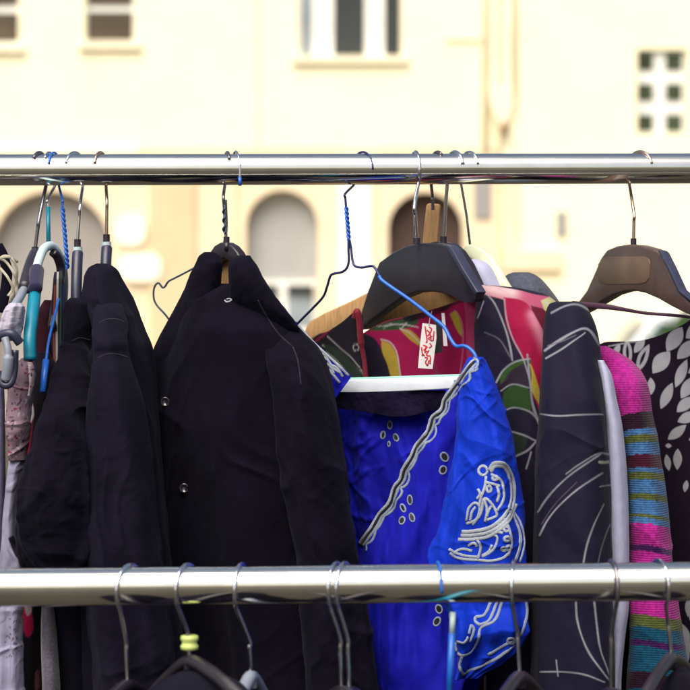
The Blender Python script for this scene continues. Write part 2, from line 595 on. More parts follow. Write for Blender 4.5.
def rack(name, fn, x0, x1, label, foot_y):
    a, b = fn(x0), fn(x1)
    t = thing(name, (*(((a + b) / 2)[:2]), 0.0), label, 'clothes rack')
    obj('rail', tube(np.array([a + (b - a) * s for s in np.linspace(0, 1, 40)]), RR, 64), M['chrome'], t, flat_angle=60)
    for e, s in ((a, -1), (b, 1)):
        top = e - np.array([0, 0, RR * 0.2])
        obj('upright', tube(np.array([[top[0], top[1], 0.09], top]), 0.0135, 24), M['chrome'], t, flat_angle=60)
        obj('end_cap', tube(np.array([e - [0.02 * s, 0, 0], e + [0.012 * s, 0, 0]]), 0.0185, 24), M['blackp'], t, flat_angle=60)
        f = obj('foot', tube(np.array([[top[0], top[1] - foot_y, 0.075], [top[0], top[1] + foot_y, 0.075]]), 0.0135, 24), M['chrome'], t, flat_angle=60)
        for yy in (-1, 1):
            c = np.array([top[0], top[1] + yy * (foot_y - 0.02), 0.033])
            obj('caster', tube(np.array([c - [0.012, 0, 0], c + [0.012, 0, 0]]), 0.03, 20), M['blackp'], f, flat_angle=60)
    return t


rack('clothes_rack', back_rail, -330, 1040, 'taller chrome rail behind, holding most of the clothes', 0.16)
rack('clothes_rack', front_rail, -520, 1230, 'lower chrome rail crossing in front of the hanging clothes', 0.14)


def hook_path(rail, top_px, psi, side, neck, end, R=0.0185, tip=15, lean=0.0):
    """question-mark hook lying over the rail. side=+1 ends in front of the rail, -1 passes down its front"""
    c0 = rail(top_px)
    wr = 0.0016
    c = c0 + np.array([0, 0, -(R - RR - wr)])
    h = np.array([math.sin(math.radians(psi)), -math.cos(math.radians(psi)), 0]) * side
    pts = []
    for a in np.linspace(tip, 222, 26):
        ar = math.radians(a)
        pts.append(c + R * (math.cos(ar) * h + math.sin(ar) * np.array([0, 0, 1])))
    nk, en = np.array(neck), np.array(end)
    body = catmull(np.array([pts[-2], pts[-1], nk, nk * 0.75 + en * 0.25, en]), 8)[8:]
    return np.vstack([np.array(pts), body[1:]])


def hook(t, rail, top_px, psi, side, neck, end, mat, r=0.0016, R=0.0185, tip=15, lump=True):
    p = hook_path(rail, top_px, psi, side, neck, end, R, tip)
    return obj('hook', tube(p, r, 12), mat, t)


def socket(t, px, py, Y, w=0.0052, h=0.008, mat='blackp'):
    c = P(px, py, Y)
    return obj('socket', tube(np.array([c + [0, 0, h / 2], c - [0, 0, h / 2]]), w, 16), M[mat], t, flat_angle=50)


HG = 'hangers on the back rail'

# --- dark suit hanger, alone at the right end
Yb = plane(633, 2.03, -0.0024)
t = thing('coat_hanger', P(633, 243, 2.03), 'dark brown plastic suit hanger with recessed panel, above the leaf print blouse', 'hanger', HG)
hook(t, back_rail, 639, 36, 1, P(634, 214, 2.03), P(633.5, 243, 2.03), M['brass'])
socket(t, 633.5, 242, 2.03, 0.0030, 0.007)
obj('hanger_body', plate([(612, 250), (622, 246), (633, 244.5), (645, 245.5), (657, 249), (664, 252), (672, 268), (682, 290), (694, 301), (706, 312), (704, 319), (690, 313), (676, 306), (664, 299),
                          (650, 293), (640, 291), (630, 291.5), (618, 295), (606, 302), (592, 310), (580, 316), (575, 314), (582, 303), (592, 290), (601, 270), (606, 258)], Yb, 0.012), M['brownp'], t, bevel=0.0022)
obj('hanger_edge', plate([(661, 250), (664, 251), (673, 268), (683, 289.5), (697, 301.5), (695, 302.5), (681.5, 292), (671, 269.5)], lambda x: Yb(x) - 0.010, 0.008), M['navyp'], t, bevel=0.0015)
obj('recessed_panel', plate([(604, 264), (607, 259.5), (612, 257), (650, 256.5), (655, 259), (656, 264), (655, 278), (652, 282.5), (645, 284), (612, 284.5), (605, 282), (603, 276)], Yb, 0.0130), M['brownp2'], t, bevel=0.0004)

# --- the two black suit hangers nested in the floral blouse
for i, (dx, dY, hk) in enumerate(((0, 0, 0), (24, 0.045, 1))):
    Yk = plane(425 + dx, 2.0 + dY, -0.0019)
    lab = ('black plastic suit hanger in front, its hook wire running down the face of the rail',
           'black plastic suit hanger nested just behind its twin, hook tip resting on the rail')[i]
    t = thing('coat_hanger', P(418 + dx, 243, 2.0 + dY), lab, 'hanger', HG)
    if i == 0:
        hook(t, back_rail, 415, 12, -1, P(414.5, 206, 1.985), P(416.5, 242, 1.995), M['steel'], r=0.0018)
        socket(t, 416.5, 241, 1.995, 0.0036, 0.006)
        out = [(384, 262), (398, 252), (412, 245.5), (426, 243), (440, 243), (452, 246), (456, 250), (466, 268), (480, 292), (479, 301), (470, 303), (458, 297), (446, 293), (434, 291.5),
               (420, 292.5), (406, 298), (392, 308), (378, 319), (368, 328), (363, 326), (364, 318), (372, 292), (379, 274)]
        obj('hanger_body', plate(out, Yk, 0.011), M['blackp'], t, bevel=0.002)
        obj('hanger_edge', plate([(449, 245), (453, 245.5), (457, 250), (467, 268), (482, 292), (480, 295), (476, 290), (462, 267)], lambda x: Yk(x) - 0.012, 0.01), M['navyp'], t, bevel=0.0012)
    else:
        hook(t, back_rail, 454, 26, 1, P(445.5, 206, 2.04), P(443.5, 242, 2.045), M['steel'], r=0.0018)
        socket(t, 443.5, 240.5, 2.045, 0.0034, 0.008)
        out = [(425, 243.5), (440, 241.5), (454, 243.5), (462, 251), (470, 263), (478, 280), (483, 292), (478, 297), (468, 292), (452, 285), (436, 284), (420, 290), (405, 300), (400, 296), (410, 262)]
        obj('hanger_body', plate(out, Yk, 0.011), M['blackp'], t, bevel=0.002)

# --- wooden hanger that carries the floral blouse
Yw = plane(425, 2.085, -0.0009)
t = thing('coat_hanger', P(432, 205, 2.06), 'pale wooden hanger with a broad flat neck showing above the black hangers', 'hanger', HG)
hook(t, back_rail, 437, 22, 1, P(432.5, 196, 2.06), P(433, 210, 2.062), M['darksteel'], r=0.0016, tip=55)
obj('hanger_neck', plate([(426.5, 205), (429, 203.5), (439, 204.5), (440.5, 206), (437, 250), (422, 250)], lambda x: 2.075, 0.012), M['wood'], t, bevel=0.002)
obj('hanger_arm', plate([(306, 337), (312, 322), (328, 313), (350, 303), (380, 288), (410, 272), (428, 248), (440, 248), (455, 270), (470, 285), (479, 300), (472, 306), (450, 312), (425, 317), (402, 321), (376, 328), (350, 331), (338, 333), (325, 335), (313, 342)], Yw, 0.014), M['wood'], t, bevel=0.003)

# --- cream hanger
Yc = plane(470, 2.05, -0.001)
t = thing('coat_hanger', P(470, 247, 2.05), 'cream translucent plastic hanger beside the black suit hangers', 'hanger', HG)
hook(t, back_rail, 468.5, 28, 1, P(466.5, 215, 2.045), P(470.5, 248, 2.05), M['steel'], r=0.0013)
obj('hanger_body', plate([(465, 250), (468, 245), (474, 244.5), (482, 248), (491, 255), (498, 265), (504, 277), (512, 290), (505, 294), (494, 282), (484, 268), (475, 260), (467, 257)], Yc, 0.008), M['creamp'], t, bevel=0.002)

# --- wooden/black hanger in the big black jacket
t = thing('coat_hanger', P(225, 240, 2.0), 'hanger with black neck and pale wooden plate inside the big black jacket', 'hanger', HG)
hook(t, back_rail, 227, 12, 1, P(223.5, 196, 2.0), P(226.5, 243, 2.0), M['darksteel'], r=0.0016, tip=35)
obj('wire_twist', tube(catmull(np.array([P(224.2 + 1.1 * math.sin(k * 1.7), 205 + k * 2.4, 1.998 + 0.001 * math.cos(k * 1.7)) for k in range(13)]), 5), 0.0011, 8), M['darkw'], t)
socket(t, 226.5, 240, 2.0, 0.0030, 0.006)
obj('hanger_body', plate([(214, 252), (218, 246), (224, 242.5), (230, 242.5), (236, 246), (241, 252), (246, 262), (252, 272), (240, 272), (233, 262), (228, 258), (222, 262), (212, 272), (205, 275), (208, 264)], lambda x: 1.995 - 0.0012 * (x - 227), 0.010), M['blackp'], t, bevel=0.002)
obj('wood_plate', plate([(220, 256), (225, 247), (231, 247), (236, 257), (238, 268), (238, 290), (214, 290), (218, 268)], lambda x: 2.012 - 0.0006 * (x - 227), 0.010), M['wood'], t, bevel=0.002)
obj('neck_dot', tube(np.array([P(226.8, 243, 1.987), P(226.8, 251, 1.987)]), [0.003, 0.0022], 12), M['blackp'], t)

# --- thin dark wire hanger behind the black jacket
t = thing('wire_hanger', P(236, 200, 2.05), 'thin dark wire hanger poking out past the black jacket collar', 'hanger', HG)
pth = hook_path(back_rail, 233, 30, -1, P(226, 200, 2.04), P(227, 245, 2.06))
hkp = [back_rail(234) + np.array(d) for d in ((0.0, 0.006, 0.0165), (0.003, -0.006, 0.0158), (0.0062, -0.0152, 0.006), (0.0066, -0.0165, -0.006), (0.0066, -0.0160, -0.0160))]
obj('hook', join(tube(catmull(np.array([back_rail(228) + [0, 0.017, -0.012], back_rail(231) + [0, 0.0165, 0.006]] + hkp), 8), 0.0012, 10)), M['steel'], t)
obj('hook_tip', tube(np.array([hkp[-1] + [0, 0, 0.007], hkp[-1] - [0, 0, 0.001]]), 0.0017, 10), M['bluew'], t)
obj('wire_frame', tube(catmull(np.array([P(226, 200, 2.045), P(226, 235, 2.06), P(215, 255, 2.07), P(194, 268, 2.08), P(175, 278, 2.09), P(168.5, 281.5, 2.093), P(165, 286.5, 2.095), P(162.5, 287.5, 2.095), P(158.5, 283, 2.095),
                                         P(155, 286, 2.096), P(153.5, 293, 2.097), P(155, 302, 2.098), P(163, 312, 2.095), P(185, 331, 2.09), P(240, 333, 2.05)]), 7), 0.00105, 8), M['tealw'], t)

# --- blue wire hanger with paper tube
t = thing('wire_hanger', P(347, 200, 2.0), 'blue wire hanger with twisted neck and white card sleeve along its bar', 'hanger', HG)
hp = hook_path(back_rail, 362, 34, 1, P(345, 194, 2.0), P(346.5, 212, 2.0), tip=0)
obj('hook', tube(hp, 0.0012, 10), M['darkw'], t)
tw = []
for ph in (0, math.pi):
    tw.append(tube(catmull(np.array([P(346.2 + k * 0.17 + 1.2 * math.sin(k * 1.45 + ph), 207 + k * 2.1, 2.0 - 0.0012 * math.cos(k * 1.45 + ph)) for k in range(17)]), 4), 0.0012, 8))
obj('twisted_neck', join(*tw), M['bluew'], t)
LW = [(348.5, 240, 2.0), (348.5, 250, 2.0), (348.8, 261, 2.0), (346.8, 268, 2.002), (342, 272, 2.005), (333, 274, 2.01), (330, 277, 2.013), (327, 287, 2.018), (323, 297, 2.025), (312, 309, 2.04), (302, 319, 2.055), (297, 325, 2.062), (297, 332, 2.063), (306, 350, 2.06), (322, 378, 2.045), (328, 386, 2.04)]
RW = [(349.5, 240, 2.0), (351, 248, 2.0), (352.5, 260, 1.998), (355, 266, 1.995), (362, 267.5, 1.99), (371, 266, 1.985), (375, 268, 1.982), (380, 277, 1.978)]
RB = [(379, 276, 1.978), (384, 282, 1.974), (410, 300, 1.955), (432, 317, 1.935), (444, 327, 1.925), (450, 338, 1.918), (456, 346, 1.912), (464, 346, 1.906), (470, 349, 1.902), (475, 355, 1.898), (478, 366, 1.896), (470, 378, 1.90), (455, 382, 1.91)]
obj('wire_arm', join(tube(catmull(np.array([P(*q) for q in LW]), 7), 0.00125, 10), tube(catmull(np.array([P(*q) for q in RW]), 7), 0.00125, 10)), M['darkw'], t)
obj('wire_arm', tube(catmull(np.array([P(*q) for q in RB]), 7), 0.0018, 10), M['bluew'], t)
ta, tb = P(326, 387.0, 2.035), P(462, 383.5, 1.917)
pa = np.array([ta + (tb - ta) * s for s in np.linspace(0, 1, 30)])
pa[:, 2] += 0.0006 * np.sin(np.linspace(0, 9, 30))
Yt = plane(394, (2.035 + 1.917) / 2, (1.917 - 2.035) / 136)
obj('card_sleeve', plate([(325, 380.5), (328, 379.6), (350, 379.4), (380, 378.6), (410, 377.6), (440, 376.6), (463, 376), (463, 388), (440, 389.5), (410, 391), (380, 392.4), (352, 393), (346, 393.8), (333, 393.2), (328, 392)], Yt, 0.005), M['paper'], t, bevel=0.0012)
obj('card_fold', tube(catmull(np.array([P(x, y, Yt(x) - 0.0008) for x, y in ((326, 380), (350, 379), (380, 378.1), (410, 377.1), (440, 376.1), (463, 375.5))]), 6), 0.0013, 8), M['mint'], t)
obj('card_crease', tube(catmull(np.array([P(x, y, Yt(x) - 0.0027) for x, y in ((352, 393), (350, 388), (351.5, 383), (350, 379.5))]), 6), 0.0004, 6), M['greyp'], t)

# --- hangers at the left end
t = thing('coat_hanger', P(36, 250, 1.99), 'black hanger seen edge-on, second from the left end, with pale sleeve on its arm', 'hanger', HG)
hook(t, back_rail, 40, -16, 1, P(39, 220, 1.99), P(35, 250, 1.99), M['darksteel'], r=0.0018, tip=40)
socket(t, 35, 250, 1.99, 0.0032, 0.006)
obj('hanger_arm', tube(catmull(np.array([P(36, 253, 1.985), P(32, 262, 1.96), P(28, 275, 1.93), P(25, 288, 1.90)]), 8), [0.0035] + [0.0062] * 24, 14), M['blackp'], t)
obj('arm_sleeve', tube(catmull(np.array([P(24.5, 288, 1.905), P(20, 297, 1.885), P(13, 308, 1.865)]), 8), 0.0040, 14), M['greyp'], t)

t = thing('coat_hanger', P(48, 245, 1.99), 'teal plastic hanger with arched bow and indigo wrapping on its arm', 'hanger', HG)
hook(t, back_rail, 50, -12, 1, P(47.5, 200, 1.99), P(48, 212, 1.99), M['steel'], r=0.0014, tip=40)
obj('stem', tube(np.array([P(48.2, 207, 1.99), P(48.5, 246, 1.985)]), 0.0021, 10), M['tealp'], t)
obj('bow', tube(catmull(np.array([P(35, 275, 1.93), P(39, 260, 1.945), P(44, 249, 1.96), P(51, 246, 1.975), P(57, 252, 1.985), P(62, 264, 2.0), P(64, 285, 2.02), P(62, 320, 2.05)]), 8), 0.0043, 14), M['palep'], t)
obj('hanger_arm', tube(catmull(np.array([P(36, 272, 1.93), P(35, 290, 1.91), P(33, 310, 1.885), P(30, 335, 1.865), P(30, 360, 1.86)]), 8), [0.0045] * 8 + [0.0058] * 25, 14), M['tealp'], t)
obj('wrapping', tube(catmull(np.array([P(37, 269, 1.928), P(36, 278, 1.914), P(35, 290, 1.898)]), 8), [0.0056] + [0.0068] * 15 + [0.006], 14), M['wrap'], t)
obj('dark_arm', tube(catmull(np.array([P(53, 252, 1.97), P(58, 258, 1.975), P(61, 272, 1.98), P(57, 295, 1.97), P(52, 330, 1.95)]), 8), 0.0044, 12), M['blackp'], t)

t = thing('wire_hanger', P(63, 230, 1.99), 'blue wire hanger with twisted neck at the left end, above the first black garment', 'hanger', HG)
hook(t, back_rail, 54.5, -10, 1, P(62.5, 200, 1.99), P(62.5, 210, 1.99), M['bluew'], r=0.0012, tip=20)
tw = []
for ph in (0, math.pi):
    tw.append(tube(catmull(np.array([P(62.6 + k * 0.2 + 1.2 * math.sin(k * 1.5 + ph), 208 + k * 2.4, 1.99 - 0.0012 * math.cos(k * 1.5 + ph)) for k in range(26)]), 4), 0.0012, 8))
obj('twisted_neck', join(*tw), M['bluew'], t)
obj('wire_arm', tube(catmull(np.array([P(67, 268, 1.99), P(63, 274, 1.98), P(61, 288, 1.965), P(55, 315, 1.93), P(49, 340, 1.90), P(46, 362, 1.88)]), 8), 0.0013, 10), M['bluew'], t)
obj('arm_cover', tube(np.array([P(46, 360, 1.882), P(42.5, 392, 1.87)]), 0.0030, 12), M['bluew'], t)

for i, (tx, px, top, YY, mat, lab, psi) in enumerate(((75.5, 77.5, 243, 1.985, 'navyp', 'navy hanger seen edge-on with white collar, between teal hanger and black jacket', -24),
                                                     (101, 106.5, 238, 2.0, 'navyp', 'hanger with black socket and pale ring, rising from the humped black jacket', -14))):
    t = thing('coat_hanger', P(px, top, YY), lab, 'hanger', HG)
    hook(t, back_rail, tx, psi, 1, P(px + (2.5 if i == 0 else 0.5), top - 36, YY), P(px, top, YY), M['brass' if i else 'steel'], r=0.0016, tip=20)
    socket(t, px, top + 1, YY, 0.0033, 0.009)
    obj('pale_ring', tube(np.array([P(px, top + 4, YY), P(px + .3, top + 13, YY)]), 0.0046, 14), M['palep'], t, flat_angle=50)
    obj('hanger_arm', tube(catmull(np.array([P(px + .3, top + 10, YY), P(px - .3, top + 20, YY - 0.006), P(px - 1, top + 40, YY - 0.014), P(px - 1.5, top + (68 if i == 0 else 46), YY - 0.02)]), 8), 0.0053, 14), M[mat], t)

# ------------------------------------------------------------------ garments on the back rail
GG = 'clothes on the back rail'


def garment(name, px, py, Y, label, cat):
    p = P(px, py, Y)
    return thing(name, p, label, cat, GG)


def button(t, cl, px, py, r=0.0048):
    h = cl.hit(px, py, 0.001)
    a = np.linspace(0, 2 * np.pi, 24)
    prof = [(0.0, 0.0012), (0.45, 0.0010), (0.62, 0.0018), (0.85, 0.0026), (1.0, 0.0012), (1.0, -0.0006)]
    V, F = [], []
    for q, d in prof:
        for x in a[:-1]:
            V.append(h + np.array([q * r * math.cos(x), -d, q * r * math.sin(x)]))
    n = len(a) - 1
    for i in range(len(prof) - 1):
        for k in range(n):
            F.append([i * n + k, i * n + (k + 1) % n, (i + 1) * n + (k + 1) % n, (i + 1) * n + k])
    o = obj('button', (np.array(V), F), M['button'], t)
    return o


def seams(t, cl, paths):
    for q in paths:
        obj('seam', cords(cl, [q], 0.0005, 5, 8, -0.2), M['seam'], t)


# --- big black jacket
t = garment('jacket', 240, 262, 1.98, 'big black button-front jacket with turned-up collar, left of the blue tunic', 'jacket')
body = loft([(284, 196, 262, 2.02, 1.96, 0.014), (292, 186, 270, 2.03, 1.95, 0.030), (312, 175, 288, 2.04, 1.94, 0.045), (335, 163, 305, 2.05, 1.93, 0.053), (350, 157, 315, 2.055, 1.93, 0.056), (368, 152, 321, 2.06, 1.93, 0.058), (400, 150, 324, 2.06, 1.93, 0.06),
             (470, 152, 330, 2.06, 1.93, 0.062), (560, 160, 338, 2.05, 1.94, 0.066), (690, 176, 352, 2.05, 1.95, 0.07), (930, 190, 366, 2.05, 1.96, 0.075)],
            240, 320, [(5, 0.002, 0.010, 1.2), (9, 0.001, 0.005, -2), (3, 0.001, 0.008, 0.6)], 0.003, (12, 12, 5), seed=1, diag=0.4, crease=0.1, ridge=0.008)
sleeve = loft([(322, 270, 294, 1.95, 1.945, 0.010), (334, 268, 306, 1.948, 1.935, 0.024), (346, 268, 317, 1.945, 1.92, 0.036), (360, 270, 325, 1.94, 1.91, 0.042), (384, 275, 333, 1.932, 1.90, 0.046), (440, 282, 343, 1.922, 1.895, 0.048), (500, 289, 351, 1.915, 1.895, 0.048),
               (560, 296, 357, 1.895, 1.90, 0.045), (640, 300, 370, 1.89, 1.90, 0.043), (720, 306, 380, 1.885, 1.90, 0.042), (800, 312, 384, 1.88, 1.90, 0.04)],
              160, 260, [(3, 0.002, 0.007, 2.2), (5, 0.001, 0.005, -3)], 0.0045, (14, 14, 8), seed=2, diag=0.8, crease=0.15, ridge=0.008)
ob = obj('body', body, M['black1'], t)
obj('sleeve', sleeve, M['black1'], t)
colr = loft([(255.5, 238, 250, 1.952, 1.942, 0.003), (260, 233, 253, 1.952, 1.938, 0.010), (268, 228.5, 258, 1.952, 1.935, 0.014), (280, 229, 264, 1.95, 1.93, 0.016), (294, 230, 273, 1.95, 1.925, 0.015), (310, 236, 286, 1.955, 1.92, 0.013), (326, 252, 297, 1.96, 1.925, 0.012), (345, 266, 306, 1.975, 1.945, 0.008)],
            120, 120, [(2, 0.001, 0.002, 2)], 0.003, (30, 30, 25), seed=3)
coll = loft([(252, 205, 213, 1.985, 1.975, 0.003), (256, 200, 220, 1.985, 1.97, 0.009), (264, 196, 222.5, 1.985, 1.962, 0.013), (276, 190, 221, 1.99, 1.962, 0.015), (292, 183, 219, 2.0, 1.964, 0.015), (312, 174, 215, 2.01, 1.966, 0.014), (340, 162, 206, 2.02, 1.975, 0.014), (375, 152, 186, 2.03, 2.0, 0.010)],
            120, 140, [(2, 0.001, 0.002, 2)], 0.003, (30, 30, 25), seed=4)
obj('collar', colr, M['black1'], t)
obj('collar', coll, M['black1'], t)
cl = Cloth(body, sleeve, colr, coll)
obj('neck_band', loft([(284, 214, 240, 1.985, 1.975, 0.004), (290, 205, 246, 1.98, 1.968, 0.007), (300, 200, 250, 1.965, 1.955, 0.009), (312, 205, 250, 1.955, 1.945, 0.004)], 80, 40, [], 0.002, seed=5), M['black3'], t)
for q in ((166, 402), (185, 488), (203, 575)):
    button(t, cl, *q)
cl2 = Cloth(body, sleeve, colr, coll)
seams(t, cl2, [[(258, 300), (266, 315), (278, 333), (292, 346)], [(293, 347), (298, 362), (301, 385)]])
nb = Cloth(body, coll, colr, loft([(284, 214, 240, 1.985, 1.975, 0.004), (290, 205, 246, 1.98, 1.968, 0.007), (300, 200, 250, 1.965, 1.955, 0.009), (312, 205, 250, 1.955, 1.945, 0.004)], 40, 30, [], 0.0))
obj('stitched_mark', cords(nb, [[(224.5, 300), (226.5, 301.8), (229.5, 301.2), (231.5, 299.6), (229, 298.6), (226.5, 299.2)]], 0.0006, 6, 6, 1.5), M['cordw'], t)

# --- humped black jacket at the left
t = garment('jacket', 106, 265, 1.98, 'navy black jacket with a humped shoulder, left of the big buttoned jacket', 'jacket')
body = loft([(263.5, 97, 107, 1.985, 1.98, 0.006), (268, 90, 113, 1.99, 1.97, 0.016), (278, 87, 118, 1.99, 1.965, 0.026), (304, 87, 130, 1.985, 1.955, 0.036), (314, 92, 135, 1.98, 1.955, 0.038), (330, 97, 141, 1.975, 1.95, 0.040), (346, 97, 147.5, 1.97, 1.945, 0.044), (358, 92, 150, 1.97, 1.945, 0.05), (400, 86, 155, 1.965, 1.945, 0.056),
             (470, 80, 163, 1.965, 1.95, 0.06), (560, 78, 172, 1.965, 1.95, 0.062), (690, 72, 190, 1.96, 1.95, 0.065), (940, 70, 198, 1.96, 1.95, 0.07)],
            200, 300, [(4, 0.002, 0.009, 1.5), (7, 0.001, 0.006, -1.5)], 0.004, (13, 13, 6), seed=6, crease=0.1, ridge=0.008)
sleeve = loft([(300, 101, 119, 1.968, 1.96, 0.010), (308, 98, 124, 1.945, 1.935, 0.024), (328, 97, 127, 1.918, 1.905, 0.030), (346, 98, 129, 1.90, 1.895, 0.032), (352, 98, 129.5, 1.899, 1.893, 0.0305), (372, 94, 134, 1.89, 1.885, 0.036), (400, 89, 142, 1.885, 1.88, 0.04), (450, 86, 150, 1.88, 1.875, 0.043),
               (520, 85, 157, 1.875, 1.87, 0.045), (600, 86, 164, 1.87, 1.87, 0.045), (690, 92, 172, 1.87, 1.87, 0.045), (830, 98, 178, 1.87, 1.87, 0.04)],
              170, 280, [(3, 0.001, 0.007, 1), (5, 0.001, 0.005, 2)], 0.004, (15, 15, 8), seed=7, diag=0.5, crease=0.1, ridge=0.008)
obj('body', body, M['black2'], t); obj('sleeve', sleeve, M['black2'], t)
cl = Cloth(body, sleeve)
seams(t, cl, [[(99, 323), (106, 319.5), (116, 319), (124, 322)], [(98, 358), (106, 354.5), (116, 354), (127, 357)]])

# --- first black garment with the bent sleeve
t = garment('jacket', 78, 302, 1.95, 'soft black top with a rounded bent sleeve, nearest the floral clump', 'jacket')
body = loft([(298, 70, 84, 1.955, 1.95, 0.010), (304, 66, 91, 1.955, 1.945, 0.017), (330, 64, 91.5, 1.95, 1.94, 0.022), (346, 62, 92.5, 1.95, 1.94, 0.026), (360, 60, 97, 1.945, 1.935, 0.03), (400, 52, 99, 1.94, 1.935, 0.036), (450, 46, 101, 1.94, 1.935, 0.04), (560, 48, 106, 1.94, 1.93, 0.042), (690, 58, 112, 1.94, 1.93, 0.045), (900, 58, 118, 1.94, 1.93, 0.05)],
            160, 260, [(4, 0.0005, 0.005, 1.5)], 0.003, (15, 15, 8), seed=8, crease=0.1, ridge=0.008)
sleeve = loft([(338, 68, 84, 1.945, 1.94, 0.010), (356, 61, 89, 1.93, 1.92, 0.024), (376, 54, 92, 1.912, 1.90, 0.032), (398, 46, 94, 1.892, 1.88, 0.038), (424, 35, 96, 1.875, 1.865, 0.044), (460, 27, 98, 1.865, 1.855, 0.05), (500, 22, 98, 1.86, 1.85, 0.052), (540, 19.5, 97, 1.86, 1.85, 0.046), (562, 22, 94, 1.865, 1.855, 0.036), (574, 34, 86, 1.87, 1.865, 0.014)],
              180, 240, [(3, 0.002, 0.003, 2.5), (2, 0.001, 0.003, 2)], 0.006, (12, 14, 18), seed=9, diag=-0.5, crease=0.2, ridge=0.010, rf=(13, 13, 12))
obj('body', body, M['black3'], t); obj('sleeve', sleeve, M['black3'], t)
cl = Cloth(sleeve, body)
seams(t, cl, [[(72, 341), (80, 338), (90, 340)]])

# --- floral / pastel clump at the left end
FL = [('poly', [(24, 398), (32, 402), (33, 425), (30, 450), (25, 452), (23, 425)], (178, 20, 70)), ('poly', [(27, 405), (32, 404), (34, 416), (30, 422)], (220, 210, 220)),
      ('poly', [(23, 604), (28, 603), (32, 612), (33, 628), (28, 637), (23, 630)], (214, 30, 92)), ('poly', [(24, 603), (31, 602), (32, 612), (27, 616)], (226, 200, 206)),
      ('poly', [(35, 672), (39, 670), (40, 684), (36, 690)], (190, 110, 130)), ('line', [(28, 440), (26, 462), (24, 478)], 2, (200, 120, 140)), ('poly', [(24, 462), (30, 466), (28, 476)], (200, 30, 80))]
t = garment('floral_dress', 30, 380, 1.93, 'black dress with red and white flowers, squeezed beside the pink lace blouse', 'dress')
b = loft([(352, 34, 48, 1.94, 1.94, 0.01), (372, 24, 56, 1.94, 1.93, 0.02), (420, 20, 58, 1.935, 1.93, 0.026), (560, 19, 48, 1.93, 1.93, 0.026), (690, 20, 46, 1.93, 1.93, 0.03), (980, 18, 46, 1.93, 1.93, 0.03)], 200, 500, [(3, 0.001, 0.004, 1)], 0.002, seed=10)
obj('body', b, M['printed'], t, cols=paint(b[0], (28, 22, 36), FL, 1.0))

LS = []
r2 = random.Random(5)
for k in range(260):
    x, y = r2.uniform(2, 34), r2.uniform(345, 560)
    LS.append(('leaf', x, y, r2.uniform(1, 3.2), r2.uniform(0.5, 1.3), r2.uniform(0, 180), r2.choice([(130, 92, 110), (212, 196, 208), (92, 68, 96), (190, 150, 166), (160, 40, 80)])))
t = garment('lace_blouse', 20, 350, 1.88, 'dusty pink lace blouse hanging from the teal hanger arm', 'blouse')
b = loft([(358, 24, 31, 1.87, 1.87, 0.006), (364, 18, 33, 1.87, 1.865, 0.010), (378, 12, 33, 1.87, 1.86, 0.014), (400, 9.5, 31, 1.87, 1.86, 0.016), (430, 10, 29, 1.87, 1.86, 0.016), (453, 11, 25, 1.87, 1.865, 0.012), (460, 11, 24, 1.87, 1.865, 0.010)], 160, 260, [(3, 0.0012, 0.002, 2)], 0.003, (30, 30, 30), seed=11, crease=0.5)
obj('body', b, M['printed'], t, cols=paint(b[0], (176, 146, 166), LS, 1.0))
b2 = loft([(362, 28, 32, 1.855, 1.853, 0.003), (368, 29, 33.5, 1.855, 1.853, 0.004), (384, 30, 33.5, 1.855, 1.853, 0.004), (396, 27.5, 31, 1.855, 1.853, 0.003)], 40, 60, [], 0.002, (60, 60, 60), seed=12)
obj('ruffle', b2, M['printed'], t, cols=paint(b2[0], (214, 190, 200), LS, 1.0))

t = garment('lilac_shirt', 14, 440, 1.87, 'lilac white crumpled shirt strip below the pink lace blouse', 'shirt')
b = loft([(455, 10, 22, 1.875, 1.87, 0.006), (464, 9, 23, 1.875, 1.865, 0.010), (490, 7, 20, 1.875, 1.865, 0.012), (520, 4, 17, 1.875, 1.865, 0.012), (545, 3, 18, 1.875, 1.865, 0.012), (562, 2, 27, 1.875, 1.865, 0.012), (610, 3, 22, 1.88, 1.87, 0.012), (690, 1, 22.5, 1.88, 1.87, 0.014), (900, -6, 22, 1.88, 1.87, 0.02)],
         160, 420, [(3, 0.001, 0.003, 4), (5, 0.001, 0.002, -5)], 0.003, (30, 30, 14), seed=13, crease=0.6)
ls2 = [('leaf', r2.uniform(5, 21), r2.uniform(618, 660), r2.uniform(1, 2.6), 0.6, r2.uniform(0, 180), (110, 84, 112)) for k in range(26)]
ls2 += [('poly', [(8, 538), (14, 536), (18, 546), (22, 558), (16, 556)], (40, 32, 56)), ('line', [(20, 514), (24, 525), (29, 531)], 1.6, (220, 190, 200))]
obj('body', b, M['printed'], t, cols=paint(b[0], (186, 182, 218), ls2, 1.0))

t = garment('white_camisole', 12, 300, 1.86, 'white pleated shoulder strap bunched on the far left hanger clip', 'camisole')
b = loft([(303, 12, 20, 1.862, 1.86, 0.005), (307, 8, 23, 1.862, 1.858, 0.010), (316, 4, 23, 1.862, 1.857, 0.013), (326, 1, 21, 1.862, 1.857, 0.014), (336, -3, 19, 1.862, 1.857, 0.012), (341, -3, 17, 1.862, 1.86, 0.006)], 100, 120, [(6, 0.0012, 0.0016, 1)], 0.0022, (30, 30, 70), seed=14, crease=0.6)
obj('shoulder', b, M['printed'], t, cols=paint(b[0], (210, 204, 226), [], 1.2))

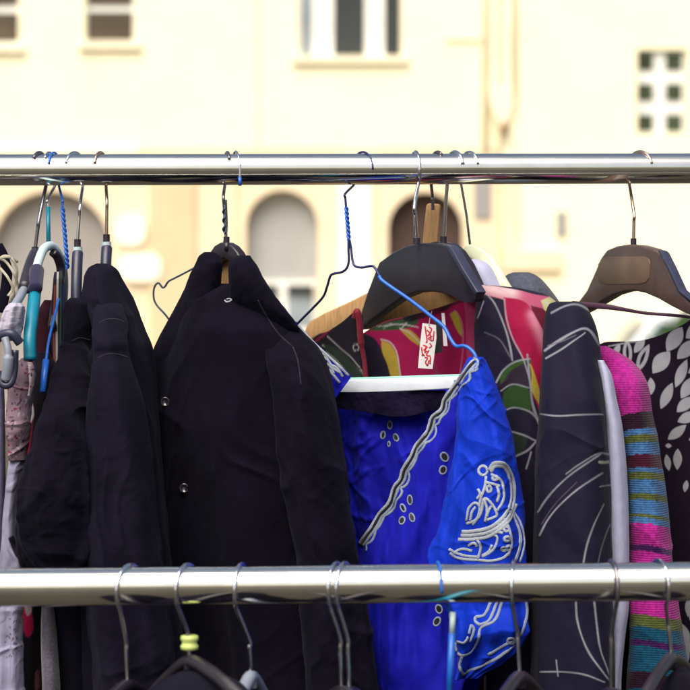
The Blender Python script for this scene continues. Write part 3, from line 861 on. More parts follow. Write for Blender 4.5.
t = thing('clip_hanger', P(8, 330, 1.85), 'grey clip hanger with a dark bar at the far left edge', 'hanger', HG)
obj('clip_bar', tube(catmull(np.array([P(-6, 342, 1.85), P(2, 335, 1.845), P(12, 334, 1.842), P(20, 343, 1.845)]), 8), 0.0042, 12), M['navyp'], t)
obj('clip', tube(catmull(np.array([P(5, 338, 1.838), P(8, 350, 1.835), P(8, 365, 1.835), P(6, 380, 1.838)]), 8), [0.0034] * 12 + [0.0048] * 13, 14), M['greyp'], t)
obj('clip_pad', tube(catmull(np.array([P(-2, 372, 1.84), P(2, 384, 1.838), P(10, 384, 1.838), P(14, 372, 1.84), P(15, 350, 1.84)]), 8), 0.0034, 12), M['navyp'], t)

t = garment('lilac_vest', 2, 390, 1.89, 'lilac jersey vest showing as a strip at the left border', 'vest')
b = loft([(378, -14, 2, 1.9, 1.9, 0.006), (390, -20, 4.5, 1.9, 1.9, 0.012), (470, -22, 5, 1.9, 1.9, 0.014), (560, -22, 3, 1.9, 1.9, 0.016), (900, -24, 4, 1.9, 1.9, 0.02)], 80, 160, [(3, 0.001, 0.003, 1)], 0.002, seed=15)
obj('body', b, M['printed'], t, cols=paint(b[0], (164, 160, 204), [('poly', [(-30, 636), (4, 638), (5, 672), (-30, 680)], (30, 96, 178))], 1.0))

t = garment('ribbon_bow', 8, 262, 1.95, 'cream sheer ribbon looped round a dark strap at the far left', 'ribbon')
rb = [[(-4, 262), (4, 256), (12, 259), (17, 270), (15, 285), (8, 296)], [(-3, 258), (6, 262), (14, 274), (18, 288), (14, 300)], [(0, 268), (8, 278), (14, 292), (10, 303)], [(-2, 259), (8, 257), (18, 262)]]
obj('ribbon', join(*[tube(catmull(np.array([P(x, y, 1.94 + 0.004 * math.sin(i * 2 + k)) for i, (x, y) in enumerate(q)]), 8), 0.0013, 8, flat=(0.35, 1)) for k, q in enumerate(rb)]), M['sheer'], t)
obj('strap', tube(catmull(np.array([P(-2, 246, 1.96), P(3, 256, 1.955), P(7, 272, 1.95), P(5, 292, 1.945), P(1, 312, 1.94)]), 8), 0.0052, 10, flat=(0.5, 1)), M['black3'], t)

t = garment('grey_cardigan', 50, 600, 1.95, 'grey speckled knit cardigan edge low between the black garments', 'cardigan')
obj('body', loft([(560, 44, 50, 1.92, 1.92, 0.006), (600, 43, 52, 1.90, 1.90, 0.012), (640, 42, 56, 1.89, 1.89, 0.014), (690, 43, 60, 1.885, 1.885, 0.016), (900, 42, 66, 1.88, 1.88, 0.02)], 80, 160, [], 0.002, seed=16), M['speck'], t)

# --- small strips squeezed between the teal hanger and the first black top
for nm, lab, cat, rows, col, sh_ in (
    ('maroon_dress', 'dark maroon dress edge hanging just behind the teal hanger arm', 'dress', [(300, 44, 52, 2.0, 2.0, 0.006), (312, 40, 57, 2.0, 1.99, 0.012), (350, 36, 58, 2.0, 1.99, 0.014), (420, 34, 58, 2.0, 1.99, 0.016), (880, 34, 58, 2.0, 1.99, 0.02)], (62, 22, 40), []),
    ('striped_scarf', 'thin scarf with cream, orange and blue lengthwise stripes beside the blue wire hanger', 'scarf', [(272, 55, 60, 1.96, 1.96, 0.003), (280, 54, 63, 1.96, 1.955, 0.006), (330, 52, 66, 1.96, 1.955, 0.007), (362, 54, 64, 1.96, 1.955, 0.006), (390, 57, 63, 1.96, 1.955, 0.004)], (48, 38, 62),
     [('line', [(58.5, 270), (57, 330), (57, 392)], 2.0, (255, 246, 216)), ('line', [(61.5, 270), (61, 330), (60, 392)], 1.2, (70, 120, 90)), ('line', [(55.5, 285), (54, 330), (55, 385)], 1.4, (190, 90, 60)), ('line', [(64, 285), (64, 330), (62, 385)], 1.3, (60, 90, 170))])):
    t = garment(nm, rows[0][1], rows[0][0], rows[0][3], lab, cat)
    b = loft(rows, 140, 300, [(3, 0.0006, 0.002, 1)], 0.0015, (30, 30, 12), seed=61)
    obj('body', b, M['printed'], t, cols=paint(b[0], col, sh_, 1.3))

# --- floral blouse on the wooden hanger (collar open, lining showing)
LIN = (34, 28, 50)
t = garment('floral_blouse', 420, 310, 2.05, 'black, crimson and gold floral blouse with paper price tag, on the wooden hanger', 'blouse')
bp_ = sheet([(358, 338, 2.05), (368, 330, 2.05), (386, 321, 2.05), (410, 315.5, 2.045), (440, 307, 2.03), (462, 299, 2.015), (480, 292, 2.0)],
            [(352, 900, 2.04), (368, 900, 2.04), (386, 900, 2.04), (410, 900, 2.03), (440, 900, 2.02), (462, 900, 2.0), (486, 900, 1.985)], 260, 420, 0.002, 0.0, 0.004, (20, 20, 8), seed=17)
MG = (176, 18, 88); GO = (196, 168, 64); W = (214, 206, 210)
sh = [('poly', [(350, 330), (372, 336), (382, 350), (392, 366), (398, 390), (350, 390)], LIN),
      ('poly', [(381, 340), (390, 345), (397, 358), (401, 378), (394, 384), (388, 366), (382, 352)], GO), ('line', [(381, 339), (390, 343), (397, 355), (402, 380)], 1.5, W),
      ('poly', [(368, 330), (386, 322), (412, 318), (418, 322), (410, 327), (392, 330)], (52, 84, 52)), ('line', [(378, 326), (400, 324), (418, 327)], 1.3, W),
      ('line', [(384, 328), (392, 323)], 1.2, W), ('line', [(402, 328), (410, 319)], 1.2, W), ('line', [(408, 318), (424, 314), (442, 308), (478, 293)], 8.0, (26, 20, 34)), ('line', [(362, 334), (384, 322), (410, 317)], 2.0, (26, 20, 34)),
      ('poly', [(400, 329), (410, 330), (420, 340), (422, 347), (410, 340)], GO), ('line', [(400, 328), (411, 334), (424, 349)], 1.3, W),
      ('poly', [(449, 315), (456, 312), (460, 322), (462, 336), (456, 330)], GO), ('line', [(454, 311), (461, 322), (463, 345), (460, 378)], 1.4, (210, 120, 160)),
      ('poly', [(464, 300), (480, 292), (484, 340), (480, 390), (470, 390), (466, 340)], (196, 66, 118)), ('line', [(432, 360), (440, 378), (444, 390)], 3, (150, 60, 100))]
obj('back_panel', bp_, M['printed'], t, cols=paint(bp_[0], MG, sh, 1.0))
fp = sheet([(309, 346, 2.065), (316, 336, 2.06), (328, 331, 2.05), (342, 322, 2.035), (356, 311, 2.02), (363, 316, 2.018)],
           [(300, 900, 2.06), (316, 900, 2.06), (328, 900, 2.05), (342, 900, 2.04), (360, 900, 2.03), (378, 900, 2.03)], 220, 320, 0.002, 0.0, 0.004, (22, 22, 10), seed=18)
sh = [('line', [(310, 345), (322, 336), (336, 322)], 2.0, (170, 40, 80)), ('line', [(327, 336), (340, 348), (352, 358), (362, 371)], 1.1, W), ('line', [(322, 345), (336, 352), (350, 362), (364, 376)], 1.3, W),
      ('poly', [(322, 343), (338, 349), (352, 362), (362, 376), (348, 376), (334, 360)], (46, 62, 52)), ('line', ellipse(356, 347, 3, 3.5, 0), 1.2, W), ('line', [(326, 352), (338, 362), (352, 378)], 1.2, W)]
obj('front_panel', fp, M['printed'], t, cols=paint(fp[0], (36, 28, 44), sh, 1.0))
obj('piping', tube(catmull(np.array([P(354.5, 318, 2.012), P(357, 311, 2.008), P(359.5, 322, 2.01), P(361, 342, 2.014), P(364.5, 362, 2.018), P(366.5, 385, 2.02)]), 8), [0.003] * 10 + [0.0032] * 16 + [0.0022] * 15, 10), M['redpipe'], t)
tg = plate([(422.5, 323), (436, 325), (436.5, 338), (432.5, 369), (418, 368), (420, 345)], lambda x: 1.99, 0.0008)
tgv = thing('price_tag', P(428, 322, 1.99), 'white paper tag with red vertical handwriting, hanging in the floral blouse neck', 'tag')
obj('card', tg, M['tagw'], tgv, smooth=False)
ct = Cloth(tg)
obj('writing', cords(ct, [[(425, 326), (427, 341), (425.5, 342)], [(434, 331), (433, 341)], [(421.5, 347), (422.5, 356)], [(429.5, 343), (431.5, 346), (429, 348)], [(422, 353), (424.5, 356)], [(430.5, 357), (430, 364)], [(429, 327), (431.5, 329), (430, 333), (427.5, 336)], [(427, 330), (429.5, 333), (431, 339)], [(432, 336), (428.5, 338.5), (432, 341)], [(423, 345), (427, 347), (424, 350), (428, 352)],
                          [(426, 345.5), (425, 353)], [(429, 350), (426.5, 355), (430.5, 356)], [(424.5, 357.5), (427.5, 358), (425.5, 362), (427, 365.5)], [(429, 360), (427.5, 366)]], 0.00055, 6, 6, -0.3), M['red'], tgv)
obj('thread', tube(catmull(np.array([P(429, 325, 1.988), P(430, 318, 1.998), P(432, 311, 2.02)]), 6), 0.0004, 6), M['cordw'], tgv)
tg2 = thing('garment_label', P(444, 314, 2.0), 'narrow black and white sewn label just right of the price tag', 'label')
obj('white_strip', plate([(441.5, 313), (444.5, 313), (447.5, 346), (443.5, 346)], lambda x: 1.996, 0.0008), M['tagw'], tg2, smooth=False)
obj('black_strip', plate([(434, 322), (442, 320), (442.5, 352), (435, 354)], lambda x: 2.002, 0.0008), M['blackp'], tg2, smooth=False)

# --- blue embroidered tunic
t = garment('tunic', 420, 360, 1.95, 'royal blue tunic with pale cord embroidery, on the blue wire hanger', 'tunic')
body = loft([(388, 332, 452, 2.045, 1.965, 0.004), (396, 331, 456, 2.045, 1.96, 0.009), (420, 330, 462, 2.045, 1.955, 0.012), (480, 334, 474, 2.04, 1.95, 0.014), (560, 340, 500, 2.035, 1.945, 0.016), (640, 350, 500, 2.03, 1.94, 0.018), (720, 358, 470, 2.03, 1.95, 0.018), (860, 360, 474, 2.03, 1.95, 0.02)],
            260, 300, [(7, 0.001, 0.005, 1.0), (13, 0.0008, 0.003, -1.5)], 0.0052, (42, 42, 10), seed=20, diag=0.3, crease=0.5, ridge=0.007, rf=(30, 30, 9))
obj('back_panel', body, M['blueb'], t)
lace = sheet([(331, 392, 2.018), (360, 392, 1.998), (400, 391, 1.968), (446, 390, 1.935)], [(334, 408, 2.018), (360, 411, 1.996), (400, 417, 1.965), (440, 409, 1.938)], 120, 40, 0.0015, 0, 0.003, (60, 60, 60), seed=21)
obj('lace_trim', lace, M['lace'], t)
EDGE = [(478, 359), (470, 362), (453.6, 384.5), (443.5, 398.7), (440, 409), (431, 417), (426, 431), (415, 445), (410, 456), (402, 469), (399, 479), (393, 487), (388, 502), (378.5, 513), (370, 527), (360, 541), (352, 556), (346, 575)]
le = [(x, y, 1.955 - 0.0006 * (x - 346)) for x, y in EDGE] + [(350, 640, 1.95), (362, 700, 1.95), (366, 780, 1.95)]
re = [(482, 366, 1.88), (490, 374, 1.882), (496, 386, 1.882), (498, 398, 1.884), (500, 412, 1.885), (502, 430, 1.885), (504, 450, 1.886), (506, 470, 1.886), (508, 500, 1.886), (508, 530, 1.886), (506, 570, 1.886), (500, 620, 1.886), (480, 660, 1.888), (462, 690, 1.89), (460, 780, 1.89)]
pan = sheet(le, re, 320, 220, 0.002, 0.014, 0.0075, (34, 34, 11), seed=22, folds=[(3, 0.003, 2.0, 0.5), (6, 0.002, -3, 1), (11, 0.0007, 2, 0)])
obj('front_panel', pan, M['blues'] if False else M['blueb'], t)
slv = loft([(357, 471, 479, 1.874, 1.872, 0.004), (363, 467, 485, 1.872, 1.868, 0.010), (374, 462, 491, 1.868, 1.862, 0.016), (392, 459, 498, 1.865, 1.858, 0.017), (415, 457, 505, 1.86, 1.855, 0.019), (440, 453, 511, 1.858, 1.853, 0.020), (470, 448, 516, 1.855, 1.85, 0.021), (510, 440, 522, 1.852, 1.848, 0.022), (555, 432, 527, 1.85, 1.846, 0.022), (600, 446, 530, 1.85, 1.846, 0.020), (625, 456, 529, 1.85, 1.846, 0.024), (645, 458, 521, 1.85, 1.848, 0.018), (662, 458, 500, 1.85, 1.85, 0.012), (678, 459, 472, 1.852, 1.852, 0.005)],
           240, 360, [(3, 0.002, 0.005, 3.0), (5, 0.001, 0.004, -4), (9, 0.0005, 0.002, 3)], 0.0065, (17, 17, 6), seed=23, diag=0.5, crease=0.2, ridge=0.012, rf=(17, 17, 5))
obj('sleeve', slv, M['blues'], t)
ls = sheet([(296, 321, 2.0), (301, 327, 2.0), (313, 340, 1.995), (330, 356, 1.99), (352, 376, 1.985)], [(294, 336, 2.0), (298, 350, 2.0), (306, 368, 1.995), (318, 384, 1.99), (336, 398, 1.985)], 90, 50, 0.002, 0, 0.003, (40, 40, 40), seed=24)
obj('shoulder', ls, M['blueb'], t)
clp = Cloth(pan, body, slv); cls = Cloth(slv, pan, body); cll = Cloth(ls)
E2 = catmull(np.array(EDGE), 6)
arc = np.concatenate([[0], np.cumsum(np.linalg.norm(np.diff(E2, axis=0), axis=1))])
A1 = offset_path(E2, -1.0)
B1 = offset_path(E2, -4.6 - 0.9 * np.abs(np.sin(arc / 19 * np.pi)))
C1 = offset_path(E2, -6.2 - 4.2 * np.abs(np.sin(arc / 17 * np.pi)) ** 0.6 * (0.65 + 0.35 * np.sin(arc * 0.09)))
loops = []
for k in range(14, len(E2) - 12, 9):
    c = offset_path(E2, -8.0)[k]
    loops.append(ellipse(c[0], c[1], 2.0, 2.8, 40)[:13])
sub = lambda q: [tuple(x) for x in q[3:-10:2]]
obj('border_ribbon', cords(clp, [sub(offset_path(E2, -2.8))], 0.0016, 6, 3, -0.6), M['eye'], t)
obj('border_cord', cords(clp, [sub(A1)], 0.0014, 6, 3, 0.0), M['cordw'], t)
obj('border_cord', cords(clp, [sub(B1)], 0.0013, 6, 3, 0.0), M['cord'], t)
obj('border_cord', cords(clp, [[tuple(x) for x in C1[3:-10]], [(474, 358), (478, 361), (476, 368), (469, 371), (464, 378)]], 0.0010, 6, 2, 0.0), M['cord'], t)
rings = [(390, 425, 2.1, 3.8, 90), (383, 435, 2.0, 3.6, 80), (396, 437.5, 2.2, 3.6, 115), (389, 444, 1.0, 2.4, 90), (410, 500, 2.2, 4.6, 95), (403, 508, 2.0, 4.0, 115), (412, 517.5, 2.3, 4.2, 110), (402, 520.5, 2.6, 3.6, 70), (444.5, 457, 3.4, 4.6, 120), (443, 470, 3.2, 4.0, 70), (439, 609, 3.0, 4.2, 110), (437, 621.5, 3.0, 4.4, 60), (452, 616, 2.6, 4.0, 90)]
for (x, y, b_, a_, an) in rings:
    e_ = ellipse(x, y, a_, b_, an)
    ring = obj('eyelet', cords(clp, [e_], 0.0007, 6, 2, 0.3), M['cord'], t)
    h0 = clp.hit(x, y, 0.0004)
    pts = [h0] + [q for q in (clp.hit(x + (ex - x) * .8, y + (ey - y) * .8, 0.0004) for ex, ey in e_[:-1]) if q is not None]
    if len(pts) > 8:
        obj('eyelet_hole', (np.array(pts), [[0, i, i % (len(pts) - 1) + 1] for i in range(1, len(pts))]), M['eye'], ring)
big = [[(491, 472), (495, 466.5), (504, 467.5), (510, 480.5), (511, 499), (505, 515), (491, 527), (475, 531), (462, 532)],
       [(489, 470), (494, 463.5), (505, 464.5), (513, 479), (514, 500), (508, 518), (493, 530.5), (476, 535), (461, 535.5)],
       [(516, 504), (509, 520.5), (492, 535), (475, 539), (458, 539.5)]]
mid = [ellipse(483, 470.5, 4.4, 4.6), [(491, 474), (501, 480.5), (504, 492), (503, 501), (497, 511)], [(486, 476), (485, 486), (481, 498), (479, 507)], [(485, 482), (493, 484), (500, 486)],
       [(472.5, 525), (481, 513), (484, 499), (491, 503), (497, 515), (487, 520)], [(484, 499), (487, 510), (485, 522)], [(466.5, 521), (468.5, 509), (474.6, 503), (479.7, 507), (476.6, 519), (466.5, 524)],
       [(509, 511), (517, 523), (521, 541), (516, 561)], [(511, 508), (521, 524), (524.5, 543), (520, 562)], [(503, 517), (509, 528), (512, 543), (508, 556)],
       [(450, 553), (455, 557), (463, 559), (477, 560), (491, 561), (503, 558), (510, 552)], [(449, 549), (456, 553), (466, 556), (478, 557)],
       [(476, 538), (480.7, 547), (477.7, 559)], [(489, 537), (494, 535), (497.5, 539), (493, 550), (482, 557)], ellipse(506.5, 529, 2.6, 2.2), ellipse(507, 539, 2.8, 2.2), ellipse(509, 548, 2.4, 2.4), ellipse(495, 478, 2.6, 2)]
mid += [[(470, 521), (472, 512), (475.5, 507)], [(486.5, 517), (489, 510), (491.5, 506)], [(497, 486), (499, 494), (497, 502)], [(453, 553), (462, 549), (472, 551)], [(482, 556), (489, 551), (492, 545)], [(513, 514), (519, 531), (519.5, 546), (515, 561)],
        ellipse(504, 549, 2.2, 1.8), ellipse(500, 523, 2.0, 1.7), [(503, 533), (497, 531), (500, 527)], [(468, 546), (474, 543), (477, 547)], [(478, 489), (480, 494), (477, 499)], ellipse(489, 489, 2.2, 3.0)]
low = [[(502.5, 600), (495, 620), (481, 628), (478, 640.6), (470, 653), (460, 655), (455.5, 647), (457, 642), (464, 643), (468, 637)], [(491, 602), (484, 615), (476, 617), (475.5, 621.5), (479.5, 624.7)],
       [(498, 600), (489, 620), (479, 625)], [(462, 656.5), (459.5, 666), (463, 674), (467.5, 672), (494, 660), (514, 646)], [(469, 634), (471, 626), (474, 630), (470, 642)], [(526, 600), (527, 615), (521, 636)], [(488, 655), (505, 645), (516, 640)], ellipse(511, 641, 3.2, 2.6)]
obj('cuff_embroidery', cords(cls, big, 0.00135, 8, 6, -0.2, 0.08), M['cordw'], t)
obj('cuff_embroidery', cords(cls, mid, 0.00098, 8, 6, -0.2, 0.08), M['cordw'], t)
for run_ in cords(cls, low[:1], 0.0011, 8, 6, 0.0, 0.1, True):
    obj('hem_embroidery', run_, M['cord'], t)
for q_ in (low[2], low[4]):
    obj('hem_cord', cords(cls, [q_], 0.0011, 8, 6, 0.0, 0.1), M['cord'], t)
obj('hem_cord', cords(cls, [low[1]], 0.0011, 8, 6, 0.0, 0.1), M['cord'], t)
obj('hem_cord', cords(cls, [low[3]], 0.0011, 8, 6, 0.0, 0.1), M['cord'], t)
obj('hem_cord', cords(cls, low[5:], 0.0011, 8, 6, 0.3), M['cord'], t)
obj('shoulder_cord', cords(cll, [[(298, 325), (304, 332), (315, 344), (327, 355), (338, 365), (349, 376)], [(312, 352), (316, 346), (321, 353), (326, 356), (330, 364), (337, 368), (343, 377)], [(300, 334), (303, 341), (308, 340), (312, 347), (309, 352), (303, 346)], [(296, 330), (302, 341), (312, 352), (320, 360), (330, 371), (340, 383)], [(298, 340), (306, 347), (311, 358), (318, 366), (326, 380)], [(318, 348), (322, 356), (328, 360), (333, 368), (341, 373)], [(308, 343), (314, 352), (317, 361), (324, 372), (331, 380)], [(306, 340), (312, 350), (318, 352), (322, 362), (330, 366), (334, 374)]], 0.0010, 6, 6, 0.3), M['cordw'], t)

# --- floral dark dress with crimson petal
NV = (34, 28, 58)
WH = (176, 178, 192)
t = garment('floral_dress', 500, 288, 1.98, 'navy dress with white line leaves and a large crimson petal on the shoulder', 'dress')
SH = [('poly', [(479, 284), (500, 287), (530, 293), (556, 298), (560, 306), (545, 310), (523, 306), (503, 300), (480, 293)], (206, 96, 134), ((240, 206, 214), (482, 286), (512, 293), 8)),
      ('poly', [(531, 305), (545, 309), (556, 320), (556, 352), (548, 340), (540, 326)], (110, 16, 46)),
      ('poly', [(504, 298), (523, 301), (532, 309), (545, 332), (553, 350), (552, 376), (549, 402), (547, 428), (541, 414), (531, 388), (524, 362), (513, 341), (506, 320)], (180, 10, 76), ((226, 140, 170), (533, 314), (548, 350), 5.5)),
      ('poly', [(526, 360), (532, 366), (541, 394), (545, 412), (538, 402), (530, 385)], (196, 176, 66)), ('poly', [(541, 300), (552, 296), (560, 299), (556, 305), (546, 310)], (214, 212, 160)),
      ('poly', [(499, 377), (509, 366), (528, 359), (530, 364), (512, 371), (502, 384)], (56, 92, 40)), ('poly', [(504, 392), (514, 386), (528, 388), (531, 411), (514, 408), (503, 410)], (50, 84, 40)),
      ('poly', [(498, 388), (512, 372), (529, 364), (530, 386), (514, 384), (502, 390)], (58, 44, 66)), ('poly', [(512, 434), (527, 438), (522, 452), (512, 456)], (48, 60, 54)),
      ('line', [(505, 300), (507, 318), (514, 340), (524, 360), (531, 385), (534, 405), (542, 430)], 1.6, WH),
      ('line', [(483, 291), (495, 304), (505, 326), (511, 348), (513, 361)], 2.0, WH), ('line', [(485, 333), (500, 340), (511, 358)], 1.3, (120, 118, 136)), ('line', [(478, 318), (484, 302)], 1.4, WH),
      ('line', [(496, 382), (503, 371), (515, 363), (530, 359)], 2.0, WH), ('line', [(501, 391), (513, 385), (529, 388)], 1.8, WH), ('line', [(502, 412), (515, 408), (530, 412), (539, 421)], 1.8, WH),
      ('line', [(528, 355), (530, 380), (533, 405), (542, 432)], 2.0, WH), ('line', [(508, 431), (525, 436), (536, 441), (546, 441)], 1.8, WH), ('line', [(537, 441), (528, 450), (515, 456)], 2.0, WH), ('line', [(531, 452), (526, 468)], 1.6, WH),
      ('line', [(545, 301), (552, 306), (555, 316)], 2.2, (220, 214, 210))]
body = loft([(285, 478, 492, 1.985, 1.98, 0.004), (288, 477, 520, 1.985, 1.965, 0.010), (296, 476, 550, 1.985, 1.95, 0.018), (308, 475, 562, 1.985, 1.945, 0.026), (330, 474, 566, 1.98, 1.94, 0.034), (370, 474, 568, 1.975, 1.94, 0.038), (450, 476, 572, 1.97, 1.94, 0.04), (560, 480, 580, 1.965, 1.94, 0.042), (690, 484, 590, 1.96, 1.94, 0.044), (900, 480, 596, 1.96, 1.94, 0.05)],
            520, 800, [(4, 0.0008, 0.005, 1.2), (7, 0.0004, 0.003, -2)], 0.0022, (20, 20, 9), seed=30, ridge=0.006)
obj('body', body, M['printed'], t, cols=paint(body[0], NV, SH, 1.0))
SS = [('line', [(552, 312), (566, 306), (578, 305), (590, 311)], 2.2, WH), ('line', [(545, 350), (558, 341), (572, 333), (583, 329), (591, 332), (600, 345)], 2.6, WH), ('line', [(546, 358), (562, 349), (575, 340), (585, 333)], 1.8, WH), ('line', [(548, 345), (562, 341), (576, 335)], 1.2, (120, 118, 140)),
      ('line', [(540, 414), (562, 416), (602, 415)], 1.6, WH), ('line', [(566, 474), (580, 464), (601, 453), (616, 459)], 1.6, WH), ('line', [(538, 512), (545, 500), (556, 487), (574, 472), (601, 454)], 1.9, WH), ('line', [(540, 535), (548, 520), (560, 504), (578, 488), (603, 473)], 1.7, WH),
      ('line', [(542, 524), (556, 502), (576, 482)], 1.0, (104, 92, 118)), ('line', [(604, 505), (594, 525), (587, 545), (583, 565)], 1.7, WH), ('line', [(611, 524), (603, 545), (598, 565)], 1.3, (130, 130, 146)),
      ('line', [(576, 596), (578, 622), (588, 650), (604, 674), (612, 682)], 1.9, WH), ('line', [(594, 596), (597, 625), (601, 650), (609, 674)], 1.9, WH), ('line', [(540, 672), (565, 672), (585, 675), (604, 682)], 1.4, WH), ('line', [(556, 660), (558, 676)], 1.3, WH),
      ('line', [(600, 462), (616, 463)], 2.6, (200, 200, 190)), ('line', [(600, 487), (616, 485)], 1.4, WH)]
slv = loft([(301.5, 556, 578, 1.935, 1.92, 0.006), (304, 549, 586, 1.935, 1.915, 0.016), (312, 545, 592, 1.93, 1.905, 0.024), (328, 542, 599, 1.925, 1.895, 0.030), (350, 540, 603, 1.915, 1.885, 0.034), (400, 538, 607, 1.89, 1.88, 0.042), (450, 536, 611, 1.885, 1.875, 0.045), (520, 534, 613, 1.88, 1.87, 0.046), (600, 532, 613, 1.875, 1.87, 0.046), (690, 534, 615, 1.87, 1.87, 0.046), (850, 538, 614, 1.87, 1.87, 0.042)],
           560, 900, [(3, 0.0008, 0.004, 1.5), (5, 0.0005, 0.002, -3)], 0.0022, (20, 20, 10), seed=31, diag=0.3, ridge=0.008)
obj('sleeve', slv, M['printed'], t, cols=paint(slv[0], (30, 26, 56), SS, 1.0))

# --- white shirt edge, cream garment under cream hanger, grey knit
t = garment('white_shirt', 618, 370, 1.93, 'plain white shirt showing as a narrow strip beside the striped knit sleeve', 'shirt')
obj('body', loft([(360, 597, 603, 1.885, 1.885, 0.004), (376, 600, 612, 1.885, 1.882, 0.008), (400, 602, 617.5, 1.885, 1.88, 0.011), (430, 604, 624, 1.885, 1.878, 0.013), (480, 604, 628, 1.885, 1.876, 0.014), (560, 602, 630.5, 1.885, 1.876, 0.014), (605, 603, 630, 1.885, 1.878, 0.014), (640, 606, 626, 1.885, 1.88, 0.012), (690, 610, 622, 1.885, 1.88, 0.010), (860, 608, 622, 1.885, 1.88, 0.01)],
              100, 240, [(3, 0.0008, 0.003, 1)], 0.002, (24, 24, 8), seed=32), M['white'], t)
t = garment('white_blouse', 485, 262, 2.02, 'white satin blouse shoulder under the cream hanger', 'blouse')
obj('shoulder', loft([(259, 470, 478, 2.03, 2.03, 0.004), (263, 469, 488, 2.03, 2.025, 0.010), (272, 470, 496, 2.03, 2.02, 0.015), (284, 472, 503, 2.03, 2.02, 0.018), (300, 474, 512, 2.03, 2.02, 0.02), (400, 480, 520, 2.03, 2.02, 0.02), (800, 480, 520, 2.03, 2.02, 0.03)], 90, 160, [], 0.002, seed=33), M['white'], t)
t = garment('grey_jumper', 525, 272, 2.06, 'charcoal heather knit jumper humped behind the crimson petal dress', 'jumper')
obj('body', loft([(272.5, 514, 530, 2.075, 2.07, 0.008), (275, 507, 537, 2.075, 2.065, 0.018), (281, 501, 545, 2.075, 2.06, 0.028), (290, 496, 553, 2.075, 2.06, 0.036), (302, 492, 561, 2.075, 2.06, 0.04), (340, 490, 572, 2.075, 2.06, 0.04), (600, 490, 580, 2.075, 2.06, 0.04), (880, 490, 580, 2.075, 2.06, 0.05)], 140, 300, [(3, 0.001, 0.003, 1)], 0.002, (30, 30, 30), seed=34), M['grey'], t)

# --- leaf print top
LF = [(627.5, 353, 13, 4.8, 92), (643, 358, 15, 4.6, 62), (661.5, 362, 14, 7.5, 50), (675, 339, 14, 7, 58), (687, 349.5, 13, 6.5, 45), (681.5, 373.5, 15, 4.8, 68), (688, 387, 13, 5.5, 58), (667, 396, 14, 5, 66), (640, 346, 9, 4, 55), (616, 351, 7, 3, 60), (651, 386, 9, 4, 95),
      (685, 404, 11, 5.2, 45), (688, 417, 11, 5.4, 22), (677, 432, 11.5, 4.8, 38), (668, 446, 3.2, 2.4, 0), (677, 459.5, 10.5, 4.4, 88), (667, 463, 8, 3, 100), (696, 330, 13, 7, 40), (700, 366, 13, 6, 30), (704, 392, 13, 6, 50), (700, 436, 12, 5, 20), (698, 460, 12, 5, 60), (686, 486, 6, 2.6, 80)]
rl = random.Random(9)
for k in range(70):
    LF.append((rl.uniform(694, 800), rl.uniform(330, 900), rl.uniform(9, 14), rl.uniform(4, 6.5), rl.uniform(10, 110)))
for k in range(9):
    LF.append((rl.uniform(684, 694), rl.uniform(600, 700), rl.uniform(8, 12), rl.uniform(3, 5), rl.uniform(60, 110)))
GL = (208, 210, 224)
sh = [('leaf', x, y, a, b_, an, GL) for (x, y, a, b_, an) in [(x, y, a * 1.02, b_ * 1.04, an) for (x, y, a, b_, an) in LF]] + [('leaf', 627.5, 353, 8, 1.6, 92, (40, 18, 50)), ('leaf', 643, 358, 8, 1.5, 62, (40, 18, 50)), ('line', [(608, 347), (630, 343), (640, 342)], 1.4, GL)]
t = garment('leaf_print_blouse', 650, 340, 2.0, 'plum blouse printed with pale grey leaves at the right end of the rail', 'blouse')
lt = sheet([(598, 345, 2.04), (606, 342, 2.035), (620, 341.5, 2.03), (636, 341, 2.02), (652, 338, 2.01), (668, 332, 2.0), (684, 324, 1.985), (694, 317, 1.975), (720, 300, 1.95), (760, 330, 1.93), (780, 360, 1.93)],
           [(604, 940, 2.02), (612, 940, 2.02), (624, 940, 2.02), (640, 940, 2.01), (656, 940, 2.0), (672, 940, 1.99), (686, 940, 1.98), (698, 940, 1.97), (724, 940, 1.95), (760, 940, 1.94), (780, 940, 1.94)], 420, 800, 0.002, 0.0, 0.004, (16, 16, 6), seed=36, folds=[(3, 0.004, 1, 0)])
obj('front_panel', lt, M['printed'], t, cols=paint(lt[0], (36, 16, 46), sh, 1.0))
bk = sheet([(606, 352, 2.07), (660, 352, 2.06), (720, 330, 2.05), (780, 360, 2.05)], [(604, 940, 2.06), (660, 940, 2.06), (720, 940, 2.05), (780, 940, 2.05)], 90, 100, 0.002, 0, 0.004, (16, 16, 6), seed=37)
obj('back_panel', bk, M['printed'], t, cols=paint(bk[0], (44, 20, 52), [], 1.0))
st = catmull(np.array([P(572, 304, 1.975), P(586, 305, 1.968), P(607, 306.8, 1.955), P(624, 309.5, 1.95), (P(645, 313, 1.95)), P(673, 315.2, 1.94), P(700, 317.5, 1.93), P(718, 312, 1.93)]), 8)
obj('strap', tube(st, np.interp(np.linspace(0, 1, len(st)), [0, .25, .5, 1], [0.0030, 0.0028, 0.0016, 0.0014]), 8, flat=(0.4, 1)), M['plum'], t)

